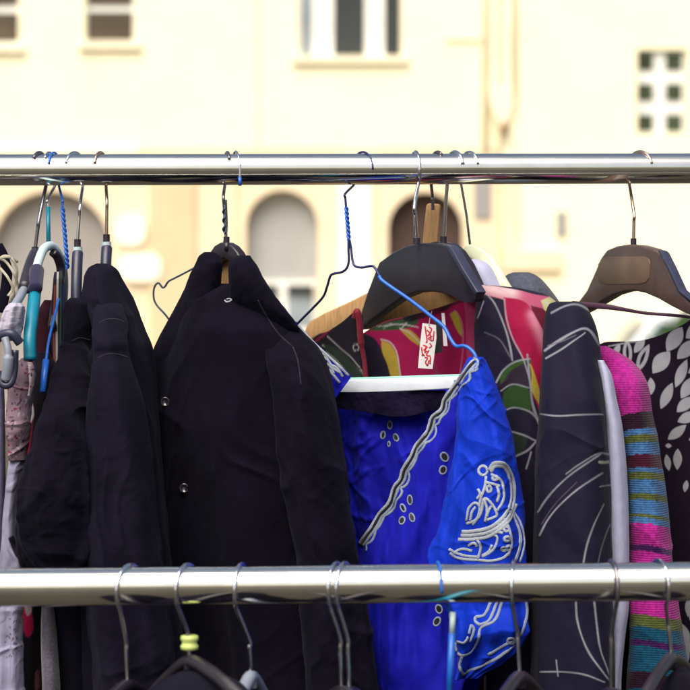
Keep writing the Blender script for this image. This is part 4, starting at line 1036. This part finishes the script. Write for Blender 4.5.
# --- striped knit sleeve
t = garment('striped_jumper', 630, 360, 1.93, 'magenta knit jumper with blue, olive and plum striped sleeve', 'jumper')
slv = loft([(346, 598, 606, 1.945, 1.94, 0.006), (352, 598, 618, 1.945, 1.935, 0.014), (360, 599, 632, 1.945, 1.93, 0.022), (372, 602, 644, 1.945, 1.925, 0.028), (385, 606, 651, 1.94, 1.92, 0.032), (412, 612, 655.5, 1.935, 1.915, 0.034), (450, 620, 663, 1.93, 1.91, 0.034), (490, 624, 670, 1.925, 1.905, 0.034), (530, 627, 674, 1.92, 1.90, 0.034), (580, 627, 678, 1.92, 1.90, 0.034), (630, 627, 684, 1.915, 1.90, 0.034), (690, 624, 692, 1.915, 1.90, 0.034), (790, 624, 694, 1.915, 1.90, 0.032)],
           240, 700, [(2, 0.0006, 0.002, 1), (3, 0.0004, 0.002, -1)], 0.0016, (30, 30, 20), seed=38, e=2.6, ridge=0.005, rf=(15, 15, 9))
x, y = project(slv[0])
MGN, PL, BL, OL, MR, TE, PU = (202, 44, 164), (52, 22, 48), (78, 130, 192), (100, 110, 58), (84, 24, 54), (26, 94, 130), (76, 28, 102)
bands = [(300, MGN), (412, PL), (428.5, BL), (435, OL), (442.5, BL), (455, MR), (468, BL), (472.5, OL), (480, BL), (494, OL), (500.5, BL), (515, OL), (518.5, BL), (524.5, MGN), (546, PU), (552, MGN), (616, OL), (628, TE), (641, PU), (647, TE), (673, PL), (690, TE), (720, MGN), (760, PL)]
yy = y + (x - 648) * 0.10 * np.clip((470 - y) / 60, -1, 1) * np.where(y < 500, 1, 0.9) + 1.2 * np.sin((x - 630) * 0.12) + 0.9 * fbm(slv[0] * 420, 2)
cc = np.zeros((len(x), 3))
for i, (y0, c) in enumerate(bands):
    cc[yy >= y0] = lin(c, 1.0)
cc *= (1 + 0.28 * fbm(slv[0] * np.array([500, 500, 380]), 2))[:, None]
obj('sleeve', slv, M['printk'], t, cols=np.clip(cc, 0, 1))
bd = loft([(356, 604, 612, 1.99, 1.985, 0.006), (372, 600, 630, 1.99, 1.98, 0.02), (440, 604, 648, 1.99, 1.975, 0.028), (700, 606, 668, 1.985, 1.97, 0.03), (900, 606, 672, 1.985, 1.97, 0.03)], 80, 160, [(3, .001, .003, 1)], 0.002, seed=39)
obj('body', bd, M['printk'], t, cols=np.tile(lin((44, 20, 46)), (len(bd[0]), 1)))

# ------------------------------------------------------------------ hangers and clothes on the front rail
HF = 'hangers on the front rail'
GF = 'clothes on the front rail'
FH = [  # top px, psi, neck, end, material, wire radius, label, body
    (130, -26, (126, 640), (128, 688), 'steel', 'steel hook of the leftmost hanger on the front rail', 'blackp'),
    (187, -22, (187, 630), (190, 664), 'steel', 'hanger with lime yellow size ring on its hook', 'blackp'),
    (241, -12, (249, 640), (251, 680), 'steel', 'hanger with grey white plastic neck, third along the front rail', 'greyp'),
    (336, -18, (340, 638), (341, 694), 'steel', 'first of the two hangers hooked side by side on the front rail', 'blackp'),
    (344, -18, (347.5, 638), (349.5, 695), 'steel', 'second of the two hangers hooked side by side, just right of its twin', 'blackp'),
    (438, 6, (447, 604), (453, 618), 'bluew', 'front rail hanger with thin blue wire hook and blue plastic stem', 'tealp'),
    (514, -10, (517, 632), (520, 680), 'steel', 'front rail hanger with dark domed neck, before the tunic hem', 'blackp'),
    (612, 6, (611.5, 632), (611, 696), 'darksteel', 'front rail hanger whose dark wire hangs before the white shirt', 'blackp'),
    (659, 14, (668, 622), (672, 662), 'steel', 'front rail hanger before the striped sleeve, dark shoulder below', 'blackp'),
]
for i, (tx, psi, nk, en, mat, lab, bm) in enumerate(FH):
    Yf = 1.605
    t = thing('coat_hanger', P(en[0], en[1], Yf), lab, 'hanger', HF)
    p = hook_path(front_rail, tx, psi, -1, P(nk[0], nk[1], Yf - 0.004), P(en[0], en[1], Yf), 0.0195, 20)
    if i == 5:
        p = hook_path(front_rail, tx, psi, 1, P(nk[0], nk[1], Yf + 0.012), P(en[0], en[1], Yf), 0.0195, -8)
    obj('hook', tube(p, 0.0016 if mat != 'bluew' else 0.0011, 12), M[mat], t)
    if i == 1:
        c = P(189.5, 642.5, Yf)
        obj('size_ring', tube(np.array([c + [0, 0, z] for z in (0.0058, 0.0052, 0.0024, 0.0008, -0.0008, -0.0024, -0.0052, -0.0058)]), [0.0045, 0.0068, 0.0070, 0.0058, 0.0058, 0.0070, 0.0068, 0.0045], 24), M['lime'], t)
    if i == 5:
        obj('stem_collar', tube(np.array([P(453, 612, Yf), P(452, 634, Yf)]), 0.0023, 14), M['palep'], t)
        obj('stem', tube(np.array([P(452, 633, Yf), P(449, 700, Yf)]), 0.0027, 14), M['bluew'], t)
        en = (449, 700)
    x0, y0 = en
    dYs = 0.0028 * (1 if i % 2 else -1)
    w = {1: (34, 40), 2: (14, 16), 6: (22, 26), 8: (22, 30)}.get(i, (30, 34))
    top = 3 if i in (1, 2, 6, 8) else 2
    arm = catmull(np.array([P(x0 - w[0] * 1.5, y0 + 48, Yf + w[0] * 1.5 * dYs), P(x0 - w[0], y0 + 26, Yf + w[0] * dYs), P(x0 - w[0] * .45, y0 + 7, Yf + w[0] * .45 * dYs), P(x0, y0 - top, Yf),
                            P(x0 + w[1] * .45, y0 + 6, Yf - w[1] * .45 * dYs), P(x0 + w[1], y0 + 24, Yf - w[1] * dYs), P(x0 + w[1] * 1.5, y0 + 46, Yf - w[1] * 1.5 * dYs)]), 8)
    obj('hanger_arm', tube(arm, 0.0052, 14), M[bm], t)
    socket(t, x0, y0, Yf, 0.0045, 0.012, bm if bm == 'greyp' else 'blackp')

FG = [('black_coat', 128, 700, 62, 'black1', 'black coat below the leftmost hook of the front rail', 'coat'),
      ('black_jacket', 196, 668, 60, 'black2', 'black jacket with high shoulder under the lime ringed hanger', 'jacket'),
      ('black_jacket', 256, 694, 44, 'black3', 'black jacket under the grey necked hanger of the front rail', 'jacket'),
      ('black_cardigan', 345, 705, 44, 'black3', 'black cardigan under the pair of hooks on the front rail', 'cardigan'),
      ('navy_skirt', 450, 722, 34, 'black2', 'navy skirt below the blue stemmed hanger of the front rail', 'skirt'),
      ('black_dress', 524, 692, 36, 'black1', 'black dress on the front rail before the floral sleeve', 'dress'),
      ('navy_blouse', 610, 706, 34, 'black2', 'navy blouse on the front rail below the white shirt', 'blouse'),
      ('plum_coat', 680, 668, 38, 'black3', 'dark coat at the right end of the front rail', 'coat')]
for i, (nm, cx, ty, hw, mat, lab, cat) in enumerate(FG):
    t = thing(nm, P(cx, ty, 1.6), lab, cat, GF)
    yo = 0.0018 * (1 if i % 2 else -1)
    rows = [(ty, cx - hw * .18, cx + hw * .18, 1.6, 1.6, 0.008), (ty + 6, cx - hw * .38, cx + hw * .36, 1.6 + hw * .3 * yo, 1.6 - hw * .3 * yo, 0.022), (ty + 20, cx - hw * .72, cx + hw * .7, 1.6 + hw * .6 * yo, 1.6 - hw * .6 * yo, 0.036),
            (ty + 45, cx - hw, cx + hw, 1.6 + hw * yo, 1.6 - hw * yo, 0.044), (ty + 160, cx - hw * 1.02, cx + hw * 1.02, 1.6 + hw * yo, 1.6 - hw * yo, 0.046), (ty + 460, cx - hw * 1.08, cx + hw * 1.08, 1.6 + hw * yo, 1.6 - hw * yo, 0.055)]
    obj('body', loft(rows, 120, 160, [(4, 0.001, 0.006, 1.5), (7, 0, 0.004, -1)], 0.003, (24, 24, 10), seed=50 + i, crease=0.3), M[mat], t)

# ------------------------------------------------------------------ the street behind
YB = 40.0
SC = K * YB


def bx(px):
    return (px - 345) * SC


def bz(py):
    return EYE + (345 - py) * SC


def stucco(name, rgb, g=1.0):
    m = plain(name, rgb, 0.9, 0, 0.05, 0.9, 0, 0.2, g)
    t = m.node_tree; b = t.nodes['Principled BSDF']
    tc = texco(t)
    n = t.nodes.new('ShaderNodeTexNoise'); n.inputs['Scale'].default_value = 40; n.inputs['Detail'].default_value = 6
    t.links.new(tc.outputs['Object'], n.inputs['Vector'])
    bp = t.nodes.new('ShaderNodeBump'); bp.inputs['Strength'].default_value = 0.3; bp.inputs['Distance'].default_value = 0.02
    t.links.new(n.outputs['Fac'], bp.inputs['Height']); t.links.new(bp.outputs[0], b.inputs['Normal'])
    return m


S = dict(
    cream=stucco('cream_stucco', (255, 248, 214)), tan=stucco('tan_stucco', (238, 220, 188)), tan2=stucco('darker_tan_stucco', (222, 196, 160)), sill=stucco('sandstone', (250, 238, 210)),
    white=plain('white_window_paint', (240, 240, 232), 0.5, 0, 0.05, 3), shutter=plain('grey_shutter', (170, 170, 168), 0.7, 0, 0.05, 2),
    shutter2=plain('warm_grey_shutter', (154, 150, 148), 0.7, 0, 0.05, 2), dark=plain('dark_doorway', (74, 54, 48), 0.8, 0, 0.15, 1.5),
    glass=plain('window_glass', (54, 56, 56), 0.08, 0, 0.3, 1.2, 0, 0.6), glassg=plain('window_glass_green', (64, 74, 54), 0.3, 0, 0.35, 2, 0, 0.2), glassb=plain('window_glass_brown', (86, 74, 58), 0.15, 0, 0.25, 1.0, 0, 0.5),
    glassl=plain('window_glass_pale', (142, 152, 160), 0.15, 0, 0.2, 1.2, 0, 0.6), roof=plain('roof_tile', (150, 84, 60), 0.8, 0, 0.2, 4), patch=stucco('pale_plaster_and_sun_spot', (255, 250, 232)), iron=plain('old_iron', (160, 132, 90), 0.6, 0.3, 0.2, 5),  # patch: pale pilaster stucco, also the colour of the painted sun spots
    cobble=plain('worn_paving', (48, 43, 36), 0.85, 0, 0.25, 2.5, 0.3, 0.3), asphalt=plain('asphalt', (60, 56, 48), 0.9, 0, 0.25, 6, 0.3, 0.3), paving=plain('paving_stone', (150, 142, 130), 0.85, 0, 0.15, 2.5, 0.3, 0.3),
)

gr = obj('ground', box((-400, -400, -0.2), (400, 400, 0.0)), S['asphalt'], None, smooth=False, origin=(0, 0, 0)); tag(gr, kind='structure')
pv = obj('pavement', box((-40, 34.5, -0.05), (40, 39.99, 0.13)), S['paving'], None, smooth=False, origin=(0, 37, 0)); tag(pv, kind='structure')
pv = obj('pavement', box((-12, -6, -0.05), (12, 6.5, 0.004)), S['cobble'], None, smooth=False, origin=(0, 0, 0)); tag(pv, kind='structure')


def arch(px0, px1, ptop, pbot=None):
    """points of an arched opening, anticlockwise seen from the street"""
    x0, x1 = bx(px0), bx(px1); r = (x1 - x0) / 2; zc = bz(ptop) - r * 1.0
    z0 = 0.16
    pts = [(x0, z0), (x1, z0)]
    for k in range(25):
        a = math.pi * k / 24
        pts.append(((x0 + x1) / 2 + r * math.cos(a), zc + r * math.sin(a)))
    return pts


def rect(px0, py0, px1, py1):
    return [(bx(px0), bz(py1)), (bx(px1), bz(py1)), (bx(px1), bz(py0)), (bx(px0), bz(py0))]


def wall_with_holes(x0, x1, z0, z1, holes, depth, y):
    bm = bmesh.new()
    loops = [[(x0, z0), (x1, z0), (x1, z1), (x0, z1)]] + holes
    allE = []
    hole_v = []
    for lp in loops:
        vs = [bm.verts.new((a, y, b)) for a, b in lp]
        for i in range(len(vs)):
            allE.append(bm.edges.new((vs[i], vs[(i + 1) % len(vs)])))
        hole_v.append(vs)
    bmesh.ops.triangle_fill(bm, use_beauty=True, use_dissolve=False, edges=allE, normal=(0, -1, 0))
    for vs in hole_v[1:] + [hole_v[0]]:
        bk = [bm.verts.new((v.co.x, y + depth, v.co.z)) for v in vs]
        n = len(vs)
        for i in range(n):
            bm.faces.new((vs[i], vs[(i + 1) % n], bk[(i + 1) % n], bk[i]))
    bm.normal_update()
    V = np.array([v.co[:] for v in bm.verts]); bm.verts.index_update()
    F = [[v.index for v in f.verts] for f in bm.faces]
    bm.free()
    return V, F


bld = thing('building', (bx(240), YB, 0), 'cream stucco building with arched ground floor openings, blurred behind the rails', 'building')
xs0, xs1 = bx(-420), bx(500)
archA, archB, archC = arch(-8, 111, 191), arch(246, 318, 190), arch(388, 463, 192)
archD, archE = arch(-260, -140, 191), arch(-400, -300, 191)
CORN = bz(150)
low_w = wall_with_holes(xs0, xs1, 0, CORN, [archA, archB, archC, archD, archE], 0.45, YB)
obj('ground_floor_wall', low_w, S['tan'], bld, smooth=False)
wins = [rect(-42, -60, 19, 45), rect(85, -60, 135, 42), rect(298, -60, 402, 56), rect(-220, -60, -160, 42), rect(-340, -60, -280, 42)]
up_w = wall_with_holes(xs0, xs1, CORN + 0.02, bz(-330), wins, 0.35, YB + 0.02)
obj('upper_wall', up_w, S['cream'], bld, smooth=False)
obj('cornice', box((xs0 - 0.1, YB - 0.12, CORN - 0.12), (bx(140), YB + 0.3, CORN + 0.014)), S['sill'], bld, smooth=False)
obj('roof', box((xs0 - 0.4, YB - 0.5, bz(-330)), (xs1 + 0.1, YB + 9, bz(-345))), S['roof'], bld, smooth=False)
obj('rear_wall', box((xs0, YB + 8.5, 0), (xs1, YB + 8.8, bz(-332))), S['cream'], bld, smooth=False)


def ngon(pts, y, th=0.05):
    n = len(pts)
    V = [(a, y, b) for a, b in pts] + [(a, y + th, b) for a, b in pts]
    F = [list(range(n)), [i + n for i in range(n)][::-1]] + [[i, i + n, (i + 1) % n + n, (i + 1) % n] for i in range(n)]
    return np.array(V, float), F


for pts, mt, inner in ((archA, 'shutter2', None), (archB, 'shutter', (285, 312)), (archC, 'dark', None), (archD, 'shutter2', None), (archE, 'dark', None)):
    w = obj('arched_panel', ngon(pts, YB + 0.34), S[mt], bld, smooth=False)
    cx = sum(p[0] for p in pts[:2]) / 2; half = (pts[1][0] - pts[0][0]) / 2
    if inner:
        z1, z0 = bz(inner[0]), bz(inner[1] + 14)
        obj('frame', box((cx - half + 0.02, YB + 0.27, z0 - 1.5), (cx + half - 0.02, YB + 0.338, z1 + 0.1)), S['white'], w, smooth=False)
        for s in (-1, 1):
            obj('pane', box((cx + s * half * 0.5 - half * 0.36, YB + 0.24, z0), (cx + s * half * 0.5 + half * 0.36, YB + 0.268, z1)), S['glassl'], w, smooth=False)
            obj('dark_rail', box((cx + s * half * 0.5 - half * 0.36, YB + 0.235, z1 - 0.14), (cx + s * half * 0.5 + half * 0.36, YB + 0.138, z1 - 0.0)), S['glass'], w, smooth=False)
    # moulded surround
    if mt != 'dark':
        pass

WP = [((-42, -60, 19, 45), (-36, 12, 17, 40), 'glassb', (17, 42)), ((85, -60, 135, 42), (87, 11, 132, 39), 'glassb', None), ((298, -60, 402, 56), None, None, None)]
for (r, lowp, g, _) in WP:
    x0, x1, z1, z0 = bx(r[0]), bx(r[2]), bz(r[1]), bz(r[3])
    f = obj('window', box((x0 + 0.002, YB + 0.14, z0 + 0.002), (x1 - 0.002, YB + 0.20, z1 - 0.002)), S['white'], bld, smooth=False)
    if lowp:
        obj('pane', box((bx(lowp[0]), YB + 0.115, bz(lowp[3])), (bx(lowp[2]), YB + 0.138, bz(lowp[1]))), S[g], f, smooth=False)
        obj('pane', box((bx(lowp[0]), YB + 0.115, bz(4)), (bx(lowp[2]), YB + 0.138, bz(-50))), S['glassb'], f, smooth=False)
    else:
        for (a, b_, gg) in ((302, 311, 'glassl'), (334, 364, 'glass'), (385, 400, 'glass')):
            obj('pane', box((bx(a), YB + 0.115, bz(54)), (bx(b_), YB + 0.138, bz(-55))), S[gg], f, smooth=False)
    obj('sill', box((x0 - 0.12, YB - 0.09, z0 - 0.14), (x1 + 0.12, YB + 0.1, z0 - 0.01)), S['sill'], bld, smooth=False)
for px in (470, 485.5):
    pass
# ground floor pilasters, and dappled sun put in as raised pale shapes
obj('pilaster', box((bx(150), YB - 0.10, 0), (bx(196), YB - 0.004, CORN - 0.13)), S['tan2'], bld, smooth=False)
obj('pilaster', box((bx(338), YB - 0.08, 0), (bx(372), YB - 0.004, CORN - 0.13)), S['patch'], bld, smooth=False)
obj('pilaster', box((bx(198), YB - 0.06, 0), (bx(236), YB - 0.004, CORN - 0.13)), S['tan'], bld, smooth=False)
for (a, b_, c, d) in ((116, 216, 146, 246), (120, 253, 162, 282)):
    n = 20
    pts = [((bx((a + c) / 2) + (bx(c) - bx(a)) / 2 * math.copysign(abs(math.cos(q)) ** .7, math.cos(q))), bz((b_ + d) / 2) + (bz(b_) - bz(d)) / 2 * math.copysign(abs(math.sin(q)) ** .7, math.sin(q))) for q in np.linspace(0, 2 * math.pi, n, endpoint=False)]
    obj('sun_spot', ngon(pts, YB - 0.14, 0.13), S['patch'], bld, smooth=False)
obj('plaque', box((bx(474), YB - 0.05, bz(218)), (bx(491), YB - 0.004, bz(172))), S['shutter2'], bld, smooth=False)
obj('plinth', box((bx(-230), YB - 0.14, 0), (bx(-10), YB - 0.004, bz(385))), S['tan2'], bld, smooth=False)
obj('plinth', box((bx(236.5), YB - 0.14, 0), (bx(245), YB - 0.004, bz(300))), S['tan2'], bld, smooth=False)
obj('band_line', box((bx(255), YB - 0.02, bz(152)), (bx(257), YB + 0.015, bz(-200))), S['sill'], bld, smooth=False)
obj('panel_line', box((bx(445), YB - 0.03, bz(40)), (bx(485), YB + 0.015, bz(38))), S['sill'], bld, smooth=False)

pipe = thing('downpipe', (bx(500), YB - 0.2, 0), 'pale downpipe and rainwater head on the cream wall above the black hangers', 'pipe')
obj('pipe', tube(np.array([(bx(484.5), YB - 0.1, bz(150)), (bx(484.5), YB - 0.1, bz(-250))]), 0.05, 16), S['sill'], pipe)
obj('pipe', tube(np.array([(bx(513.5), YB - 0.1, bz(105)), (bx(513.5), YB - 0.1, bz(-250))]), 0.05, 16), S['sill'], pipe)
obj('bracket', plate([(488, 92), (512, 92), (514, 104), (508, 122), (503, 133), (499, 126), (490, 106)], lambda x: YB - 0.1, 0.16), S['sill'], pipe, smooth=False)
obj('iron_end', tube(np.array([(bx(503.5), YB - 0.22, bz(122)), (bx(503.5), YB - 0.22, bz(135))]), [0.05, 0.09], 14), S['iron'], pipe)

b2 = thing('building', (bx(700), YB - 0.2, 0), 'bright cream house with a six pane window, at the right behind the rails', 'building')
w2 = rect(637, 50, 687, 134)
xe = bx(1150)
obj('wall', wall_with_holes(bx(502), xe, 0, bz(-280), [w2, rect(800, 50, 850, 134), rect(560, -160, 640, -60), rect(760, -160, 840, -60)], 0.35, YB - 0.05), S['cream'], b2, smooth=False)
obj('pilaster', box((bx(505), YB - 0.13, 0), (bx(517), YB - 0.054, bz(172))), S['tan'], b2, smooth=False)
obj('ledge', box((bx(503), YB - 0.2, bz(270)), (bx(560), YB - 0.054, bz(252))), S['tan'], b2, smooth=False)
obj('grille', box((bx(556), YB - 0.1, bz(236)), (bx(566), YB - 0.054, bz(212))), S['shutter2'], b2, smooth=False)
obj('roof', box((bx(500), YB - 0.5, bz(-280)), (xe + 0.3, YB + 9, bz(-296))), S['roof'], b2, smooth=False)
obj('rear_wall', box((bx(502), YB + 8.4, 0), (xe, YB + 8.7, bz(-281))), S['cream'], b2, smooth=False)
for ox in (0, 163):
    x0, x1 = bx(635 + ox), bx(688 + ox)
    f = obj('window', box((x0 + 0.06, YB + 0.05, bz(133)), (x1 - 0.04, YB + 0.11, bz(51))), S['white'], b2, smooth=False)
    for px in (638, 667):
        for py in (53.5, 84, 115):
            obj('pane', box((bx(px + ox - 1), YB + 0.02, bz(py + 16)), (bx(px + ox + 15), YB + 0.048, bz(py - 0.5))), S['glassg'], f, smooth=False)
for (a, b_) in ((560, 640), (760, 840)):
    f = obj('window', box((bx(a) + .01, YB + 0.2, bz(-60.5)), (bx(b_) - .01, YB + 0.26, bz(-159.5))), S['white'], b2, smooth=False)
    obj('pane', box((bx(a + 6), YB + 0.165, bz(-66)), (bx(b_ - 6), YB + 0.198, bz(-154))), S['glassb'], f, smooth=False)

# shrub and parked van low on the right
leafm = plain('leaf_green', (64, 92, 42), 0.6, 0, 0.35, 3, 0, 0.3)
barkm = plain('bark', (84, 70, 58), 0.9, 0, 0.3, 8)


def shrub(cx, cy, rx, rz, zc, n, label, seed):
    t = thing('shrub', (cx, cy, 0), label, 'shrub')
    r3 = np.random.default_rng(seed)
    V, F = [], []
    cl = r3.normal(0, 1, (26, 3)); cl /= np.linalg.norm(cl, axis=1)[:, None]; cl *= r3.uniform(0.3, 1.0, (26, 1))
    for k in range(n):
        c = cl[r3.integers(26)] * [rx, rx, rz] * 0.8 + r3.normal(0, 0.16, 3) * [rx, rx, rz] + [cx, cy, zc]
        if c[2] < 0.15: continue
        a, b = r3.normal(0, 1, 3), r3.normal(0, 1, 3)
        a /= np.linalg.norm(a); b -= a * a.dot(b); b /= np.linalg.norm(b)
        s = r3.uniform(0.04, 0.09)
        i = len(V)
        V += [c - a * s, c + b * s * .5, c + a * s, c - b * s * .5]
        F.append([i, i + 1, i + 2, i + 3])
    obj('foliage', (np.array(V), F), leafm, t, smooth=False)
    st = [tube(catmull(np.array([(cx + q * .1, cy, 0), (cx + q * .3 * rx, cy + .1 * q, zc * .6), (cx + q * .6 * rx, cy, zc + rz * .3)]), 6), [0.05] * 7 + [0.02] * 6, 8) for q in (-1, -.3, .4, 1)]
    obj('stem', join(*st), barkm, t)


shrub((676 - 345) * K * 28, 28.0, 0.42, 0.75, 1.15, 9000, 'green leafy shrub seen under the brown hanger at right', 1)
shrub((752 - 345) * K * 28, 28.4, 0.6, 0.9, 1.2, 9000, 'green leafy shrub beyond the right border, next to the first shrub', 2)

van = thing('parked_van', ((728 - 345) * K * 31, 31.0, 0), 'pale grey van with sloping windscreen parked behind the clothes, before the right hand house', 'van')
vx, vy = (728 - 345) * K * 31, 31.0
mir = lambda pr: [(-a, b) for a, b in pr][::-1]
prof = [(-2.2, 0.35), (1.95, 0.35), (2.2, 0.55), (2.15, 0.95), (1.75, 1.12), (1.15, 1.85), (0.9, 1.96), (-2.1, 1.96), (-2.25, 1.7)]


def side_extrude(pr, y0, y1):
    n = len(pr)
    V = [(vx + a, y0, b) for a, b in pr] + [(vx + a, y1, b) for a, b in pr]
    F = [list(range(n)), [i + n for i in range(n)][::-1]] + [[i, i + n, (i + 1) % n + n, (i + 1) % n] for i in range(n)]
    return np.array(V, float), F


vpaint = plain('van_paint', (206, 212, 214), 0.3, 0, 0.04, 1, 0, 0.5, 1, 0.5)
vglass = plain('van_glass', (120, 136, 150), 0.08, 0, 0.1, 1, 0, 0.6)
obj('body', side_extrude(mir(prof), vy, vy + 1.75), vpaint, van, smooth=False, bevel=0.06)
obj('side_window', side_extrude(mir([(0.25, 1.2), (1.45, 1.2), (1.02, 1.78), (0.25, 1.78)]), vy - 0.012, vy + 0.02), vglass, van, smooth=False)
ws = np.array([(vx + 1.76, vy + 0.12, 1.17), (vx + 1.76, vy + 1.63, 1.17), (vx + 1.2, vy + 1.58, 1.83), (vx + 1.2, vy + 0.17, 1.83)]) + [0.03, 0, 0.025]
ws[:, 0] = 2 * vx - ws[:, 0]
obj('windscreen', (ws, [[0, 1, 2, 3]]), vglass, van, smooth=False)
for wx in (-1.4, 1.4):
    for yy in (vy + 0.02, vy + 1.55):
        w = obj('wheel', tube(np.array([(vx + wx, yy - 0.03, 0.33), (vx + wx, yy + 0.21, 0.33)]), 0.33, 28), M['blackp'], van, flat_angle=50)
        obj('rim', tube(np.array([(vx + wx, yy - 0.045, 0.33), (vx + wx, yy + 0.0, 0.33)]), 0.2, 24), M['steel'], w, flat_angle=50)
obj('headlight', box((vx - 2.2, vy + 0.1, 0.8), (vx - 2.06, vy + 0.45, 0.98)), M['palep'], van, smooth=False)
obj('bumper', box((vx - 2.28, vy - 0.02, 0.36), (vx - 2.0, vy + 1.77, 0.58)), M['frame'], van, smooth=False, bevel=0.03)

# ------------------------------------------------------------------ light, sky, camera
SUN_EL, SUN_AZ = 54.0, 204.0           # degrees; azimuth clockwise from +Y, behind the viewer to the left
w = bpy.data.worlds.new('World'); scn.world = w; w.use_nodes = True
wt = w.node_tree
sky = wt.nodes.new('ShaderNodeTexSky'); sky.sky_type = 'NISHITA'; sky.sun_disc = False
sky.sun_elevation = math.radians(SUN_EL); sky.sun_rotation = math.radians(SUN_AZ)
sky.air_density = 1.0; sky.dust_density = 5.0; sky.ozone_density = 1.0
bg = wt.nodes['Background']; bg.inputs['Strength'].default_value = 0.15
tn = wt.nodes.new('ShaderNodeMix'); tn.data_type = 'RGBA'; tn.blend_type = 'MULTIPLY'; tn.inputs['Factor'].default_value = 1.0
tn.inputs[7].default_value = (1.0, 0.97, 0.89, 1)
wt.links.new(sky.outputs[0], tn.inputs[6]); wt.links.new(tn.outputs[2], bg.inputs['Color'])
L = bpy.data.lights.new('sun', 'SUN'); L.energy = 4.6; L.angle = math.radians(58); L.color = (1.0, 0.95, 0.86)
lo = bpy.data.objects.new('sun', L); COL.objects.link(lo)
sd = Vector((math.sin(math.radians(SUN_AZ)) * math.cos(math.radians(SUN_EL)), math.cos(math.radians(SUN_AZ)) * math.cos(math.radians(SUN_EL)), math.sin(math.radians(SUN_EL))))
lo.rotation_euler = sd.to_track_quat('Z', 'Y').to_euler()

cam = bpy.data.cameras.new('camera'); co = bpy.data.objects.new('camera', cam); COL.objects.link(co)
co.location = (0, 0, EYE); co.rotation_euler = (math.radians(90), 0, 0)
cam.lens = FOCAL; cam.sensor_width = 36; cam.clip_start = 0.05; cam.clip_end = 2000
cam.dof.use_dof = True; cam.dof.focus_distance = 1.93; cam.dof.aperture_fstop = 9.8
scn.camera = co
scn.view_settings.view_transform = 'Standard'; scn.view_settings.look = 'None'; scn.view_settings.exposure = 0; scn.view_settings.gamma = 1
scn.cycles.use_denoising = True
scn.cycles.max_bounces = 6
